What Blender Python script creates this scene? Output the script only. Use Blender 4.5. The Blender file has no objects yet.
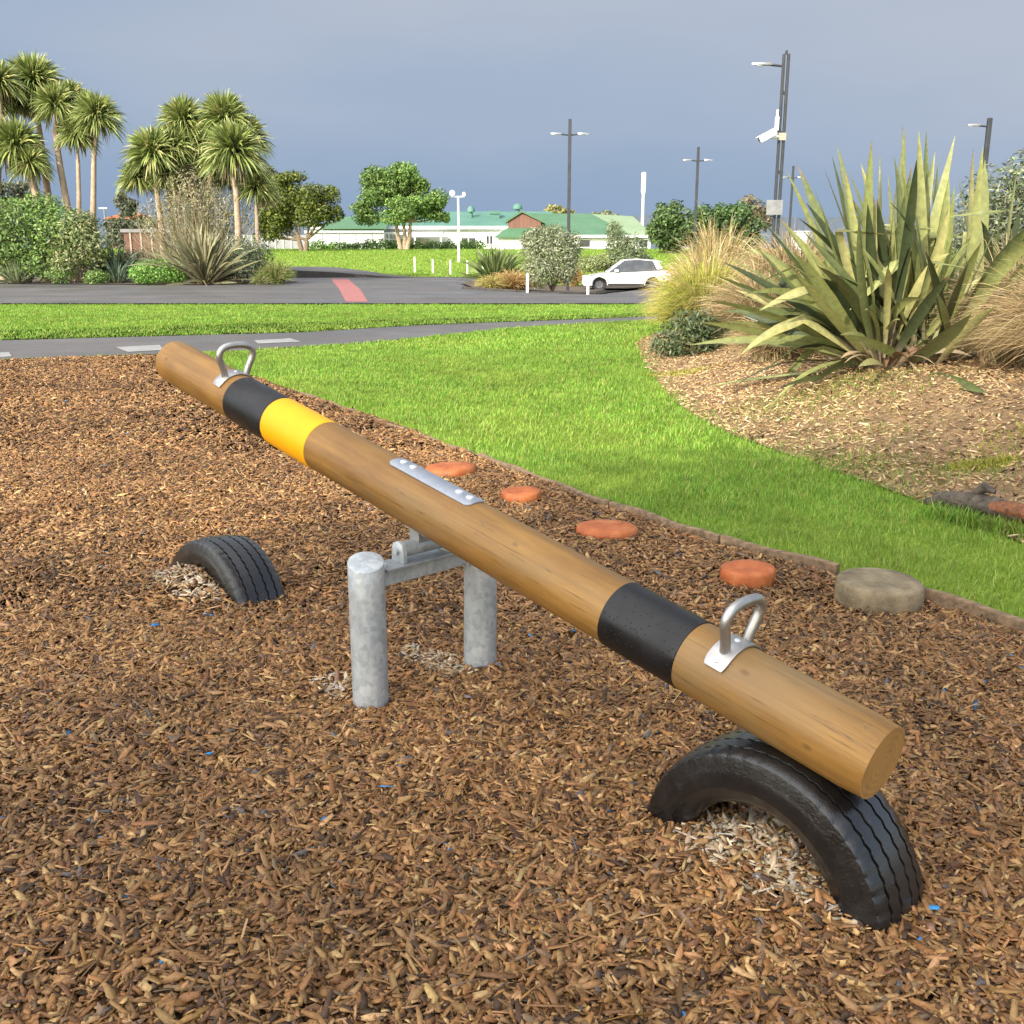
import bpy, bmesh, math, random
import numpy as np
from mathutils import Vector, Matrix, Euler

random.seed(7)
RNG = np.random.default_rng(11)
C = bpy.context.scene.collection
SC = bpy.context.scene
R = math.radians
PI = math.pi

# ------------------------------------------------------------------ camera
F, H = 1024.0, 1.55
PITCH = math.atan(262 / 1024)
cp, sp = math.cos(PITCH), math.sin(PITCH)
cam = bpy.data.cameras.new('camera')
camo = bpy.data.objects.new('camera', cam)
C.objects.link(camo)
cam.sensor_width = 36
cam.lens = 36
cam.clip_end = 6000
cam.clip_start = 0.05
camo.location = (0, 0, H)
camo.rotation_euler = (PI / 2 - PITCH, 0, 0)
SC.camera = camo


def ray(px, py):
    a = (px - 512) / F
    b = (512 - py) / F
    return Vector((a, cp + b * sp, -sp + b * cp))


def G(px, py, z=0.0):
    d = ray(px, py)
    t = (z - H) / d.z
    return Vector((d.x * t, d.y * t, z))


def atY(px, py, Y):
    d = ray(px, py)
    t = Y / d.y
    return Vector((d.x * t, Y, H + d.z * t))


def sstep(t):
    t = np.clip(t, 0, 1)
    return t * t * (3 - 2 * t)


# ------------------------------------------------------------------ terrain
BED_EDGE = np.array([(7.0, 1.2), (4.2, 3.4), (3.2, 4.75), (2.777, 5.34), (2.534, 6.5), (2.194, 7.66), (1.9, 8.7),
                     (1.769, 9.55), (1.70, 10.8), (1.754, 12.13), (1.84, 14), (1.95, 15.7), (2.1, 17.6), (2.7, 20.0),
                     (4.2, 21.6), (9, 22.0), (20, 22.0)])
BED_POLY = [tuple(p) for p in BED_EDGE] + [(20, 1.2)]


def poly_dist(x, y, line):
    x = np.asarray(x, float)
    y = np.asarray(y, float)
    best = np.full(x.shape, 1e9)
    for (ax, ay), (bx, by) in zip(line[:-1], line[1:]):
        dx, dy = bx - ax, by - ay
        L2 = dx * dx + dy * dy
        t = np.clip(((x - ax) * dx + (y - ay) * dy) / L2, 0, 1)
        best = np.minimum(best, np.hypot(x - ax - t * dx, y - ay - t * dy))
    return best


def inside(x, y, poly):
    x = np.asarray(x, float)
    y = np.asarray(y, float)
    r = np.zeros(x.shape, bool)
    n = len(poly)
    for i in range(n):
        ax, ay = poly[i]
        bx, by = poly[(i + 1) % n]
        if ay == by:
            continue
        c = ((ay > y) != (by > y)) & (x < (bx - ax) * (y - ay) / (by - ay) + ax)
        r ^= c
    return r


def mound(x, y):
    x = np.asarray(x, float)
    y = np.asarray(y, float)
    ins = inside(x, y, BED_POLY)
    d = poly_dist(x, y, BED_EDGE)
    return np.where(ins, 0.45 * sstep(d / 2.6) + 0.02 * np.sin(x * 3.1 + y) * sstep(d / .8), 0.0)


def terr(x, y):
    x = np.asarray(x, float)
    y = np.asarray(y, float)
    rise = 1.6 * sstep((y - 57) / 43)
    step = np.where(y > 58.9, 0.42 * sstep((-5.0 - x) / 7.5), 0.0)
    dip = -0.45 * sstep((y - 33) / 18) * sstep((x + 3) / 6) * (1 - sstep((y - 62) / 25))
    return np.maximum(rise, step) + dip


_VN = np.random.default_rng(5).random((64, 64))


def vnoise(x, y, s):
    x = np.asarray(x) / s + 100.3
    y = np.asarray(y) / s + 100.7
    i, j = np.floor(x).astype(int), np.floor(y).astype(int)
    u, v = x - i, y - j
    u, v = u * u * (3 - 2 * u), v * v * (3 - 2 * v)
    g = lambda a, b: _VN[a % 64, b % 64]
    return (g(i, j) * (1 - u) + g(i + 1, j) * u) * (1 - v) + (g(i, j + 1) * (1 - u) + g(i + 1, j + 1) * u) * v


def chipz(x, y):
    return -0.012 + 0.007 * np.sin(x * 2.3 + 1.1 * y) + 0.005 * np.sin(x * 5.1 - 3.7 * y + 1) + 0.004 * np.sin(7.7 * y + 2 * x)


def zz(x, y):
    return float(terr(x, y) + mound(x, y))


def hit(px, py):
    d = ray(px, py)
    lo = 1.0
    t = 1.0
    while t < 400:
        p = Vector((d.x * t, d.y * t, H + d.z * t))
        if p.z < zz(p.x, p.y):
            break
        lo = t
        t *= 1.02
    hi = t
    for _ in range(25):
        m = (lo + hi) / 2
        p = Vector((d.x * m, d.y * m, H + d.z * m))
        if p.z < zz(p.x, p.y):
            hi = m
        else:
            lo = m
    p = Vector((d.x * hi, d.y * hi, 0))
    p.z = zz(p.x, p.y)
    return p


# ------------------------------------------------------------------ materials
class NT:
    def __init__(s, name):
        s.m = bpy.data.materials.new(name)
        s.m.use_nodes = True
        s.t = s.m.node_tree
        s.t.nodes.clear()
        s.out = s.t.nodes.new('ShaderNodeOutputMaterial')

    def n(s, typ, **kw):
        nd = s.t.nodes.new(typ)
        for k, v in kw.items():
            if k in nd.inputs:
                nd.inputs[k].default_value = v
            else:
                setattr(nd, k, v)
        return nd

    def l(s, a, b):
        s.t.links.new(a, b)

    def noise(s, vec, scale, detail=4, rough=.6):
        nd = s.n('ShaderNodeTexNoise')
        nd.inputs['Scale'].default_value = scale
        nd.inputs['Detail'].default_value = detail
        nd.inputs['Roughness'].default_value = rough
        if vec is not None:
            s.l(vec, nd.inputs['Vector'])
        return nd.outputs['Fac']

    def ramp(s, fac, stops):
        nd = s.n('ShaderNodeValToRGB')
        cr = nd.color_ramp
        while len(cr.elements) < len(stops):
            cr.elements.new(.5)
        for e, (p, c) in zip(cr.elements, stops):
            e.position = p
            e.color = (*c, 1) if len(c) == 3 else c
        s.l(fac, nd.inputs[0])
        return nd.outputs[0]

    def mix(s, fac, a, b, blend='MIX'):
        nd = s.n('ShaderNodeMix', data_type='RGBA', blend_type=blend)
        for i, v in ((0, fac), (6, a), (7, b)):
            if hasattr(v, 'is_linked'):
                s.l(v, nd.inputs[i])
            elif i == 0:
                nd.inputs[0].default_value = v
            else:
                nd.inputs[i].default_value = (*v, 1)
        return nd.outputs[2]

    def coord(s, which='Object', scale=None):
        tc = s.n('ShaderNodeTexCoord')
        o = tc.outputs[which]
        if scale:
            mp = s.n('ShaderNodeMapping')
            mp.inputs['Scale'].default_value = scale
            s.l(o, mp.inputs['Vector'])
            o = mp.outputs[0]
        return o

    def bump(s, fac, strength, dist=.01):
        nd = s.n('ShaderNodeBump')
        nd.inputs['Strength'].default_value = strength
        nd.inputs['Distance'].default_value = dist
        s.l(fac, nd.inputs['Height'])
        return nd.outputs[0]

    def prin(s, col, rough=.5, metal=0., normal=None, **kw):
        b = s.n('ShaderNodeBsdfPrincipled')
        for k, v in (('Base Color', col), ('Roughness', rough), ('Metallic', metal)):
            if hasattr(v, 'is_linked'):
                s.l(v, b.inputs[k])
            elif k == 'Base Color':
                b.inputs[k].default_value = (*v, 1)
            else:
                b.inputs[k].default_value = v
        if normal is not None:
            s.l(normal, b.inputs['Normal'])
        for k, v in kw.items():
            b.inputs[k.replace('_', ' ')].default_value = v
        return b

    def done(s, shader):
        s.l(shader.outputs[0], s.out.inputs[0])
        return s.m


def mat_noise(name, c0, c1, scale=8, rough=.6, metal=0., bump=0., bscale=None, stretch=None, bdist=.01, rvar=0., **kw):
    t = NT(name)
    v = t.coord('Object', stretch)
    f = t.noise(v, scale, 5, .65)
    col = t.ramp(f, [(.3, c0), (.7, c1)])
    nrm = None
    if bump:
        nrm = t.bump(t.noise(v, bscale or scale * 4, 4), bump, bdist)
    rr = rough
    if rvar:
        rr = t.ramp(t.noise(v, scale * .7, 3), [(.35, (max(rough - rvar, .03),) * 3), (.65, (min(rough + rvar, 1),) * 3)])
    return t.done(t.prin(col, rr, metal, nrm, **kw))


def mat_attr(name, rough=.55, transl=0., spec=.5, mul=None, bump=0.):
    """base colour from the per-leaf / per-chip pigment stored on the mesh"""
    t = NT(name)
    a = t.n('ShaderNodeAttribute', attribute_name='pigment')
    col = a.outputs['Color']
    if mul:
        f = t.noise(t.coord('Object'), mul, 3)
        col = t.mix(1., col, t.ramp(f, [(.3, (.75, .75, .75)), (.7, (1.2, 1.2, 1.2))]), 'MULTIPLY')
    nrm = t.bump(t.noise(t.coord('Object'), 250, 3), bump, .003) if bump else None
    b = t.prin(col, rough, 0., nrm, Specular_IOR_Level=spec)
    if transl:
        tr = t.n('ShaderNodeBsdfTranslucent')
        t.l(col, tr.inputs[0])
        mx = t.n('ShaderNodeMixShader')
        mx.inputs[0].default_value = transl
        t.l(b.outputs[0], mx.inputs[1])
        t.l(tr.outputs[0], mx.inputs[2])
        b = mx
    return t.done(b)


M = {}
M['leaf'] = mat_attr('leaf', .5, .25, .4)
M['strap'] = mat_attr('strap_leaf', .42, .16, .5, mul=18)
M['blade'] = mat_attr('grass_blade', .55, .35, .3)
M['straw'] = mat_attr('straw', .7, .2, .2)
M['chip'] = mat_attr('wood_chip', .55, 0, .3, mul=120, bump=.35)
M['bark'] = mat_noise('bark', (.12, .085, .055), (.27, .20, .135), 10, .9, bump=.6, stretch=(1, 1, .25), bdist=.03)
M['palebark'] = mat_noise('pale_bark', (.26, .19, .125), (.48, .37, .26), 6, .9, bump=.5, stretch=(1, 1, .5), bdist=.03)
_t = NT('galvanised_steel')
_v = _t.coord('Object', (1, 1, .35))
_c = _t.ramp(_t.noise(_v, 16, 6, .75), [(.3, (.27, .31, .33)), (.5, (.37, .40, .42)), (.72, (.50, .52, .52))])
_vo = _t.n('ShaderNodeTexVoronoi')
_vo.inputs['Scale'].default_value = 55
_t.l(_t.coord('Object'), _vo.inputs['Vector'])
_c = _t.mix(.35, _c, _t.ramp(_vo.outputs['Color'], [(.2, (.6, .62, .64)), (.8, (1.3, 1.3, 1.28))]), 'MULTIPLY')
_c = _t.mix(_t.ramp(_t.noise(_t.coord('Object', (1, 1, .6)), 7, 5, .7), [(.58, (0, 0, 0)), (.72, (.5, .5, .5))]), _c, (.19, .18, .16))
M['galv'] = _t.done(_t.prin(_c, _t.ramp(_t.noise(_v, 11, 3), [(.35, (.36,) * 3), (.65, (.6,) * 3)]), .3, _t.bump(_t.noise(_t.coord('Object'), 80, 4), .2, .004)))
M['galvdark'] = mat_noise('galvanised_bracket', (.22, .24, .25), (.36, .38, .39), 25, .5, .5, bump=.1)
M['steel'] = mat_noise('brushed_stainless', (.36, .35, .34), (.47, .46, .44), 30, .42, .9, bump=.05, bscale=300)
M['plate'] = mat_noise('plate_steel', (.34, .37, .42), (.45, .48, .53), 20, .42, .75, bump=.05)
M['bolt'] = mat_noise('bolt_steel', (.75, .76, .77), (.85, .86, .87), 20, .3, .7)
M['whitep'] = mat_noise('white_paint', (.74, .74, .73), (.82, .82, .81), 3, .5)
M['carpaint'] = mat_noise('white_car_paint', (.78, .78, .78), (.82, .82, .82), 2, .25, Coat_Weight=.6)
M['glass'] = mat_noise('tinted_glass', (.03, .035, .04), (.06, .065, .07), 2, .08)
M['black'] = mat_noise('black_plastic', (.015, .015, .016), (.03, .03, .03), 8, .5)
M['rim'] = mat_noise('alloy_rim', (.12, .12, .13), (.2, .2, .21), 9, .35, .7)
M['red'] = mat_noise('red_lens', (.35, .02, .02), (.45, .03, .03), 6, .3)
M['lens'] = mat_noise('lamp_lens', (.55, .57, .6), (.7, .72, .74), 6, .25)
M['pole'] = mat_noise('dark_pole_paint', (.018, .020, .024), (.035, .038, .042), 3, .45)
M['lamp'] = mat_noise('lamp_alloy', (.20, .205, .21), (.30, .30, .30), 5, .4, .4)
M['greenroof'] = None
M['brick'] = None


def ribbed(name, c0, c1, axis_scale=(1, 1, 1), wscale=4, rough=.55):
    t = NT(name)
    v = t.coord('Object')
    w = t.n('ShaderNodeTexWave', wave_type='BANDS', bands_direction='X')
    w.inputs['Scale'].default_value = wscale
    t.l(v, w.inputs['Vector'])
    f = t.noise(v, .4, 4)
    col = t.ramp(f, [(.3, c0), (.7, c1)])
    return t.done(t.prin(col, rough, 0, t.bump(w.outputs['Fac'], .35, .05)))


M['greenroof'] = ribbed('green_roof', (.05, .13, .063), (.075, .165, .088))
M['palegreenroof'] = ribbed('pale_green_roof', (.17, .24, .13), (.22, .29, .17))
M['tealroof'] = ribbed('teal_roof', (.06, .16, .12), (.085, .195, .15))
M['corrug'] = ribbed('white_corrugated', (.62, .64, .66), (.72, .73, .74), wscale=6)
_t = NT('brick')
_b = _t.n('ShaderNodeTexBrick')
_b.inputs['Color1'].default_value = (.15, .066, .045, 1)
_b.inputs['Color2'].default_value = (.19, .09, .06, 1)
_b.inputs['Mortar'].default_value = (.18, .16, .14, 1)
_b.inputs['Scale'].default_value = 3.5
_t.l(_t.coord('Object', (1, 1, 1)), _b.inputs['Vector'])
M['brick'] = _t.done(_t.prin(_b.outputs[0], .85))

# asphalt, damp
_t = NT('asphalt')
_v = _t.coord('Object')
_f = _t.noise(_v, .35, 6, .7)
_c = _t.ramp(_f, [(.3, (.050, .047, .047)), (.55, (.078, .074, .074)), (.75, (.11, .105, .105))])
_c = _t.mix(1., _c, _t.ramp(_t.noise(_v, 90, 2), [(.3, (.75, .75, .75)), (.7, (1.25, 1.22, 1.2))]), 'MULTIPLY')
_r = _t.ramp(_t.noise(_v, .22, 4), [(.4, (.42,) * 3), (.62, (.8,) * 3)])
M['asphalt'] = _t.done(_t.prin(_c, _r, 0, _t.bump(_t.noise(_v, 120, 2), .3, .006)))
M['redpaint'] = mat_noise('red_road_paint', (.22, .070, .068), (.31, .115, .105), 2.5, .75, bump=.2, bscale=80)
M['concrete'] = mat_noise('concrete', (.17, .17, .17), (.25, .25, .24), 3, .8, bump=.2)
M['darkwall'] = mat_noise('dark_kerb_stone', (.024, .021, .019), (.055, .049, .043), 2.5, .85, bump=.4)

# lawn soil / turf under the blades
_t = NT('turf')
_v = _t.coord('Object')
_f = _t.noise(_v, 1.2, 6, .7)
_c = _t.ramp(_f, [(.3, (.13, .21, .025)), (.5, (.175, .265, .03)), (.7, (.22, .30, .045))])
_f2 = _t.noise(_v, 45, 4, .7)
_c = _t.mix(1., _c, _t.ramp(_f2, [(.3, (.55, .58, .5)), (.7, (1.25, 1.2, 1.1))]), 'MULTIPLY')
M['turf'] = _t.done(_t.prin(_c, .9, 0, _t.bump(_f2, .8, .03), Specular_IOR_Level=.15))
_t = NT('near_turf_soil')
_v = _t.coord('Object')
_c = _t.ramp(_t.noise(_v, 30, 5, .7), [(.3, (.035, .06, .012)), (.7, (.09, .15, .025))])
M['soil'] = _t.done(_t.prin(_c, .95))
M['chipbed'] = mat_noise('chip_bed_base', (.02, .011, .006), (.11, .058, .025), 55, .9, bump=1., bscale=70, bdist=.02)
M['mulch'] = mat_noise('mulch_base', (.11, .064, .03), (.31, .20, .095), 22, .95, bump=1., bscale=60, bdist=.02)
M['earth'] = mat_noise('earth', (.06, .10, .03), (.10, .16, .045), .05, .95)
M['dirt'] = mat_noise('bed_soil', (.05, .038, .025), (.11, .085, .055), 6, .95, bump=.8)
M['hill'] = mat_noise('hill_bush_hazed', (.055, .075, .10), (.075, .095, .12), .01, 1.)  # slate blue of distance haze painted into the bush colour
M['weather'] = mat_noise('weathered_timber', (.07, .045, .025), (.26, .175, .10), 9, .85, bump=.5, stretch=(.25, 3, 3), bdist=.006)
M['paletimber'] = mat_noise('pale_timber', (.3, .25, .19), (.45, .38, .3), 9, .85, bump=.4, stretch=(.25, 3, 3))
M['brownwood'] = mat_noise('brown_timber', (.10, .045, .03), (.17, .08, .05), 4, .8)

# log: varnished timber, grain along local X
_t = NT('varnished_log')
_v = _t.coord('Object', (.45, 3.2, 3.2))
_f = _t.noise(_v, 3.2, 7, .68)
_c = _t.ramp(_f, [(.28, (.135, .064, .014)), (.44, (.205, .103, .024)), (.58, (.255, .136, .034)), (.75, (.32, .182, .052))])
_v2 = _t.coord('Object', (.25, 24, 24))
_f2 = _t.noise(_v2, 3, 4, .7)
_c = _t.mix(.4, _c, _t.ramp(_f2, [(.35, (.7, .66, .6)), (.65, (1.2, 1.18, 1.12))]), 'MULTIPLY')
# grey-green weathering patches and small knots
_c = _t.mix(_t.ramp(_t.noise(_t.coord('Object', (.5, 1.6, 1.6)), 2.1, 5, .65), [(.52, (0, 0, 0)), (.72, (.62, .62, .62))]), _c, (.19, .135, .068))
_cr = _t.noise(_t.coord('Object', (.16, 9, 9)), 5, 3, .55)
_crk = _t.ramp(_cr, [(.492, (0, 0, 0)), (.5, (.75, .75, .75)), (.508, (0, 0, 0))])
_crm = _t.ramp(_t.noise(_t.coord('Object', (.4, 2, 2)), 2.3, 3), [(.50, (0, 0, 0)), (.60, (1, 1, 1))])
_c = _t.mix(_t.mix(1., _crk, _crm, 'MULTIPLY'), _c, (.05, .026, .010))
_vo = _t.n('ShaderNodeTexVoronoi')
_vo.inputs['Scale'].default_value = 5.5
_t.l(_t.coord('Object', (.7, 1.3, 1.3)), _vo.inputs['Vector'])
_c = _t.mix(_t.ramp(_vo.outputs['Distance'], [(.03, (.7, .7, .7)), (.075, (0, 0, 0))]), _c, (.11, .05, .018))
M['log'] = _t.done(_t.prin(_c, _t.ramp(_f, [(.3, (.36,) * 3), (.7, (.52,) * 3)]), 0, _t.bump(_f2, .14, .004), Specular_IOR_Level=.32))
_t = NT('log_end_grain')
_w = _t.n('ShaderNodeTexWave', wave_type='RINGS', rings_direction='X')
_w.inputs['Scale'].default_value = 18
_w.inputs['Distortion'].default_value = 2.5
_w.inputs['Detail'].default_value = 3
_t.l(_t.coord('Object'), _w.inputs['Vector'])
_c = _t.ramp(_w.outputs['Fac'], [(.1, (.33, .175, .05)), (.9, (.40, .215, .068))])
_c = _t.mix(_t.ramp(_t.noise(_t.coord('Object'), 14, 5), [(.5, (0, 0, 0)), (.75, (.6, .6, .6))]), _c, (.17, .085, .03))
M['logend'] = _t.done(_t.prin(_c, .55))

_t = NT('black_band')
_v = _t.coord('Object')
_vo = _t.n('ShaderNodeTexVoronoi')
_vo.inputs['Scale'].default_value = 70
_t.l(_v, _vo.inputs['Vector'])
_d = _t.ramp(_vo.outputs['Distance'], [(.10, (1, 1, 1)), (.2, (0, 0, 0))])
_wear = _t.ramp(_t.noise(_v, 60, 5, .75), [(.70, (0, 0, 0)), (.76, (1, 1, 1))])
_c = _t.mix(_wear, (.006, .006, .007), (.10, .10, .10))
M['blackband'] = _t.done(_t.prin(_c, _t.ramp(_t.noise(_v, 9, 4), [(.35, (.3,) * 3), (.65, (.5,) * 3)]), 0, _t.bump(_d, .5, .003), Specular_IOR_Level=.35))
M['yellowband'] = mat_noise('yellow_band', (.84, .36, .001), (.90, .41, .002), 5, .5, bump=.06, bscale=40, Specular_IOR_Level=.3)

# tyre rubber
_t = NT('tyre_rubber')
_v = _t.coord('Object')
_c = _t.ramp(_t.noise(_v, 22, 6, .75), [(.3, (.005, .005, .0053)), (.62, (.010, .010, .0108)), (.82, (.04, .038, .036))])
_r = _t.ramp(_t.noise(_v, 5, 4), [(.42, (.16,) * 3), (.62, (.42,) * 3)])
M['tyre'] = _t.done(_t.prin(_c, _r, 0, _t.bump(_t.noise(_v, 130, 4), .35, .004), Coat_Weight=.35, Coat_Roughness=.22))

_t = NT('terracotta_paint')
_v = _t.coord('Object')
_c = _t.ramp(_t.noise(_v, 9, 6, .7), [(.3, (.20, .050, .011)), (.5, (.35, .088, .018)), (.72, (.40, .15, .05))])
M['terracotta'] = _t.done(_t.prin(_c, .65, 0, _t.bump(_t.noise(_v, 50, 4), .4, .006)))
M['greystump'] = mat_noise('weathered_stump', (.075, .058, .032), (.26, .205, .125), 7, .9, bump=.8, bscale=28, bdist=.012)
M['charred'] = mat_noise('dark_log_bark', (.012, .010, .009), (.12, .095, .07), 9, .85, bump=1., bscale=22, stretch=(.4, 2, 2), bdist=.02)
M['orangewood'] = mat_noise('split_wood', (.04, .018, .010), (.26, .09, .03), 16, .7, bump=.5, stretch=(.4, 3, 3))
M['kerbwhite'] = M['whitep']


# ------------------------------------------------------------------ mesh helpers
def wloc(o):
    p = Vector((0, 0, 0))
    while o is not None:
        p = p + Vector(o.location)
        o = o.parent
    return p


def link(name, me, mat, parent=None):
    o = bpy.data.objects.new(name, me)
    C.objects.link(o)
    if mat is not None:
        for m in (mat if isinstance(mat, (list, tuple)) else [mat]):
            me.materials.append(m)
    if parent is not None:
        o.parent = parent
    return o


def tag(o, label=None, cat=None, group=None, kind=None):
    for k, v in (('label', label), ('category', cat), ('group', group), ('kind', kind)):
        if v:
            o[k] = v
    return o


def thing(name, label, cat, loc=(0, 0, 0), rot=(0, 0, 0), group=None):
    o = bpy.data.objects.new(name, None)
    C.objects.link(o)
    o.location = loc
    o.rotation_euler = rot
    o.empty_display_size = .2
    return tag(o, label, cat, group)


def copy_tree(o, parent=None):
    c = o.copy()
    C.objects.link(c)
    c.parent = parent
    for ch in list(o.children):
        copy_tree(ch, c)
    return c


def np_mesh(name, V, Q, mat, pig=None, parent=None, smooth=False, world=True):
    """quads Q (M,4); pig (N,3) pigment per vertex; V in world coordinates unless world is False"""
    V = np.asarray(V, np.float32).reshape(-1, 3)
    if world and parent is not None:
        V = V - np.array(wloc(parent), np.float32)
    Q = np.asarray(Q, np.int32)
    k = Q.shape[1]
    me = bpy.data.meshes.new(name)
    me.vertices.add(len(V))
    me.vertices.foreach_set('co', V.ravel())
    me.loops.add(Q.size)
    me.loops.foreach_set('vertex_index', Q.ravel())
    me.polygons.add(len(Q))
    me.polygons.foreach_set('loop_start', np.arange(0, Q.size, k, dtype=np.int32))
    me.polygons.foreach_set('loop_total', np.full(len(Q), k, np.int32))
    if smooth:
        me.polygons.foreach_set('use_smooth', np.ones(len(Q), bool))
    me.update(calc_edges=True)
    if pig is not None:
        a = me.attributes.new('pigment', 'FLOAT_COLOR', 'POINT')
        c = np.ones((len(V), 4), np.float32)
        c[:, :3] = pig
        a.data.foreach_set('color', c.ravel())
    return link(name, me, mat, parent)


class MB:
    def __init__(s):
        s.v = []
        s.f = []
        s.mi = []

    def add(s, vs, fs, mi=0):
        b = len(s.v)
        s.v += [tuple(v) for v in vs]
        s.f += [tuple(i + b for i in f) for f in fs]
        s.mi += [mi] * len(fs)
        return s

    def box(s, x0, x1, y0, y1, z0, z1, mi=0, mat=None):
        vs = [Vector((x, y, z)) for z in (z0, z1) for y in (y0, y1) for x in (x0, x1)]
        if mat is not None:
            vs = [mat @ v for v in vs]
        return s.add(vs, [(0, 2, 3, 1), (4, 5, 7, 6), (0, 1, 5, 4), (2, 6, 7, 3), (0, 4, 6, 2), (1, 3, 7, 5)], mi)

    def tube(s, pts, rad, n=10, caps=True, mi=0, jitter=0):
        pts = [Vector(p) for p in pts]
        if not hasattr(rad, '__len__'):
            rad = [rad] * len(pts)
        ref = None
        rings = []
        for i, p in enumerate(pts):
            d = (pts[min(i + 1, len(pts) - 1)] - pts[max(i - 1, 0)]).normalized()
            if ref is None:
                ref = Vector((0, 0, 1)) if abs(d.z) < .9 else Vector((1, 0, 0))
            a = (ref - d * ref.dot(d)).normalized()
            ref = a
            b = d.cross(a)
            ring = []
            for k in range(n):
                t = 2 * PI * k / n
                r = rad[i] * (1 + (random.uniform(-jitter, jitter) if jitter else 0))
                ring.append(p + (a * math.cos(t) + b * math.sin(t)) * r)
            rings.append(ring)
        vs = [v for r in rings for v in r]
        fs = []
        for i in range(len(pts) - 1):
            for k in range(n):
                fs.append((i * n + k, i * n + (k + 1) % n, (i + 1) * n + (k + 1) % n, (i + 1) * n + k))
        if caps:
            fs.append(tuple(range(n - 1, -1, -1)))
            fs.append(tuple((len(pts) - 1) * n + k for k in range(n)))
        return s.add(vs, fs, mi)

    def prism(s, poly, axis_vec, mi=0):
        """closed polygon (list of 3d points) extruded by axis_vec"""
        n = len(poly)
        a = Vector(axis_vec)
        vs = [Vector(p) for p in poly] + [Vector(p) + a for p in poly]
        fs = [tuple(range(n - 1, -1, -1)), tuple(range(n, 2 * n))]
        fs += [(i, (i + 1) % n, n + (i + 1) % n, n + i) for i in range(n)]
        return s.add(vs, fs, mi)

    def lathe(s, prof, n=32, axis='Z', mi=0, closed=False):
        """prof [(r, h)]"""
        m = len(prof)
        vs = []
        for k in range(n):
            t = 2 * PI * k / n
            for r, h in prof:
                if axis == 'Z':
                    vs.append((r * math.cos(t), r * math.sin(t), h))
                elif axis == 'Y':
                    vs.append((r * math.cos(t), h, r * math.sin(t)))
                else:
                    vs.append((h, r * math.cos(t), r * math.sin(t)))
        fs = []
        for k in range(n):
            k2 = (k + 1) % n
            for i in range(m - 1 + (1 if closed else 0)):
                j = (i + 1) % m
                fs.append((k * m + i, k2 * m + i, k2 * m + j, k * m + j))
        return s.add(vs, fs, mi)

    def build(s, name, mat, parent=None, smooth=0, world=True, bevel=0):
        me = bpy.data.meshes.new(name)
        off = wloc(parent) if (world and parent is not None) else Vector((0, 0, 0))
        me.from_pydata([tuple(Vector(v) - off) for v in s.v], [], s.f)
        for p, i in zip(me.polygons, s.mi):
            p.material_index = i
        bm = bmesh.new()
        bm.from_mesh(me)
        bmesh.ops.recalc_face_normals(bm, faces=bm.faces)
        if bevel:
            es = [e for e in bm.edges if len(e.link_faces) == 2 and e.calc_face_angle(0) > R(35)]
            bmesh.ops.bevel(bm, geom=es, offset=bevel, segments=2, affect='EDGES', profile=.5)
        if smooth:
            for f in bm.faces:
                f.smooth = True
            for e in bm.edges:
                if len(e.link_faces) == 2 and e.calc_face_angle(0) > R(smooth):
                    e.smooth = False
        bm.to_mesh(me)
        bm.free()
        return link(name, me, mat, parent)


def sheet(name, poly, mat, off=0., step=None, hfn=terr, kind='structure'):
    """ground sheet: a polygon cut along a regular grid and laid on the terrain"""
    bm = bmesh.new()
    vs = [bm.verts.new((x, y, 0)) for x, y in poly]
    f = bm.faces.new(vs)
    bmesh.ops.triangulate(bm, faces=[f])
    xs = [p[0] for p in poly]
    ys = [p[1] for p in poly]
    if step:
        cuts = []
        x = math.floor(min(xs) / step) * step
        while x < max(xs):
            cuts.append(((x, 0, 0), (1, 0, 0)))
            x += step
        y = math.floor(min(ys) / step) * step
        while y < max(ys):
            cuts.append(((0, y, 0), (0, 1, 0)))
            y += step
        if hfn is terr and min(ys) < 58.9 < max(ys):
            cuts += [((0, 58.88, 0), (0, 1, 0)), ((0, 58.92, 0), (0, 1, 0))]
        for co, no in cuts:
            bmesh.ops.bisect_plane(bm, geom=bm.verts[:] + bm.edges[:] + bm.faces[:], plane_co=co, plane_no=no)
    co = np.array([v.co[:] for v in bm.verts])
    z = hfn(co[:, 0], co[:, 1]) + off
    for v, q in zip(bm.verts, z):
        v.co.z = q
    bmesh.ops.recalc_face_normals(bm, faces=bm.faces)
    if sum(fc.normal.z for fc in bm.faces) < 0:
        bmesh.ops.reverse_faces(bm, faces=bm.faces)
    for fc in bm.faces:
        fc.smooth = True
    me = bpy.data.meshes.new(name)
    bm.to_mesh(me)
    bm.free()
    return tag(link(name, me, mat), kind=kind)


def nrm(a):
    return a / np.maximum(np.linalg.norm(a, axis=-1, keepdims=True), 1e-9)


STRAP = np.array([.55, .8, .95, 1, .95, .8, .5, .04])
BLADE = np.array([1, .8, .06])


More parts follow.
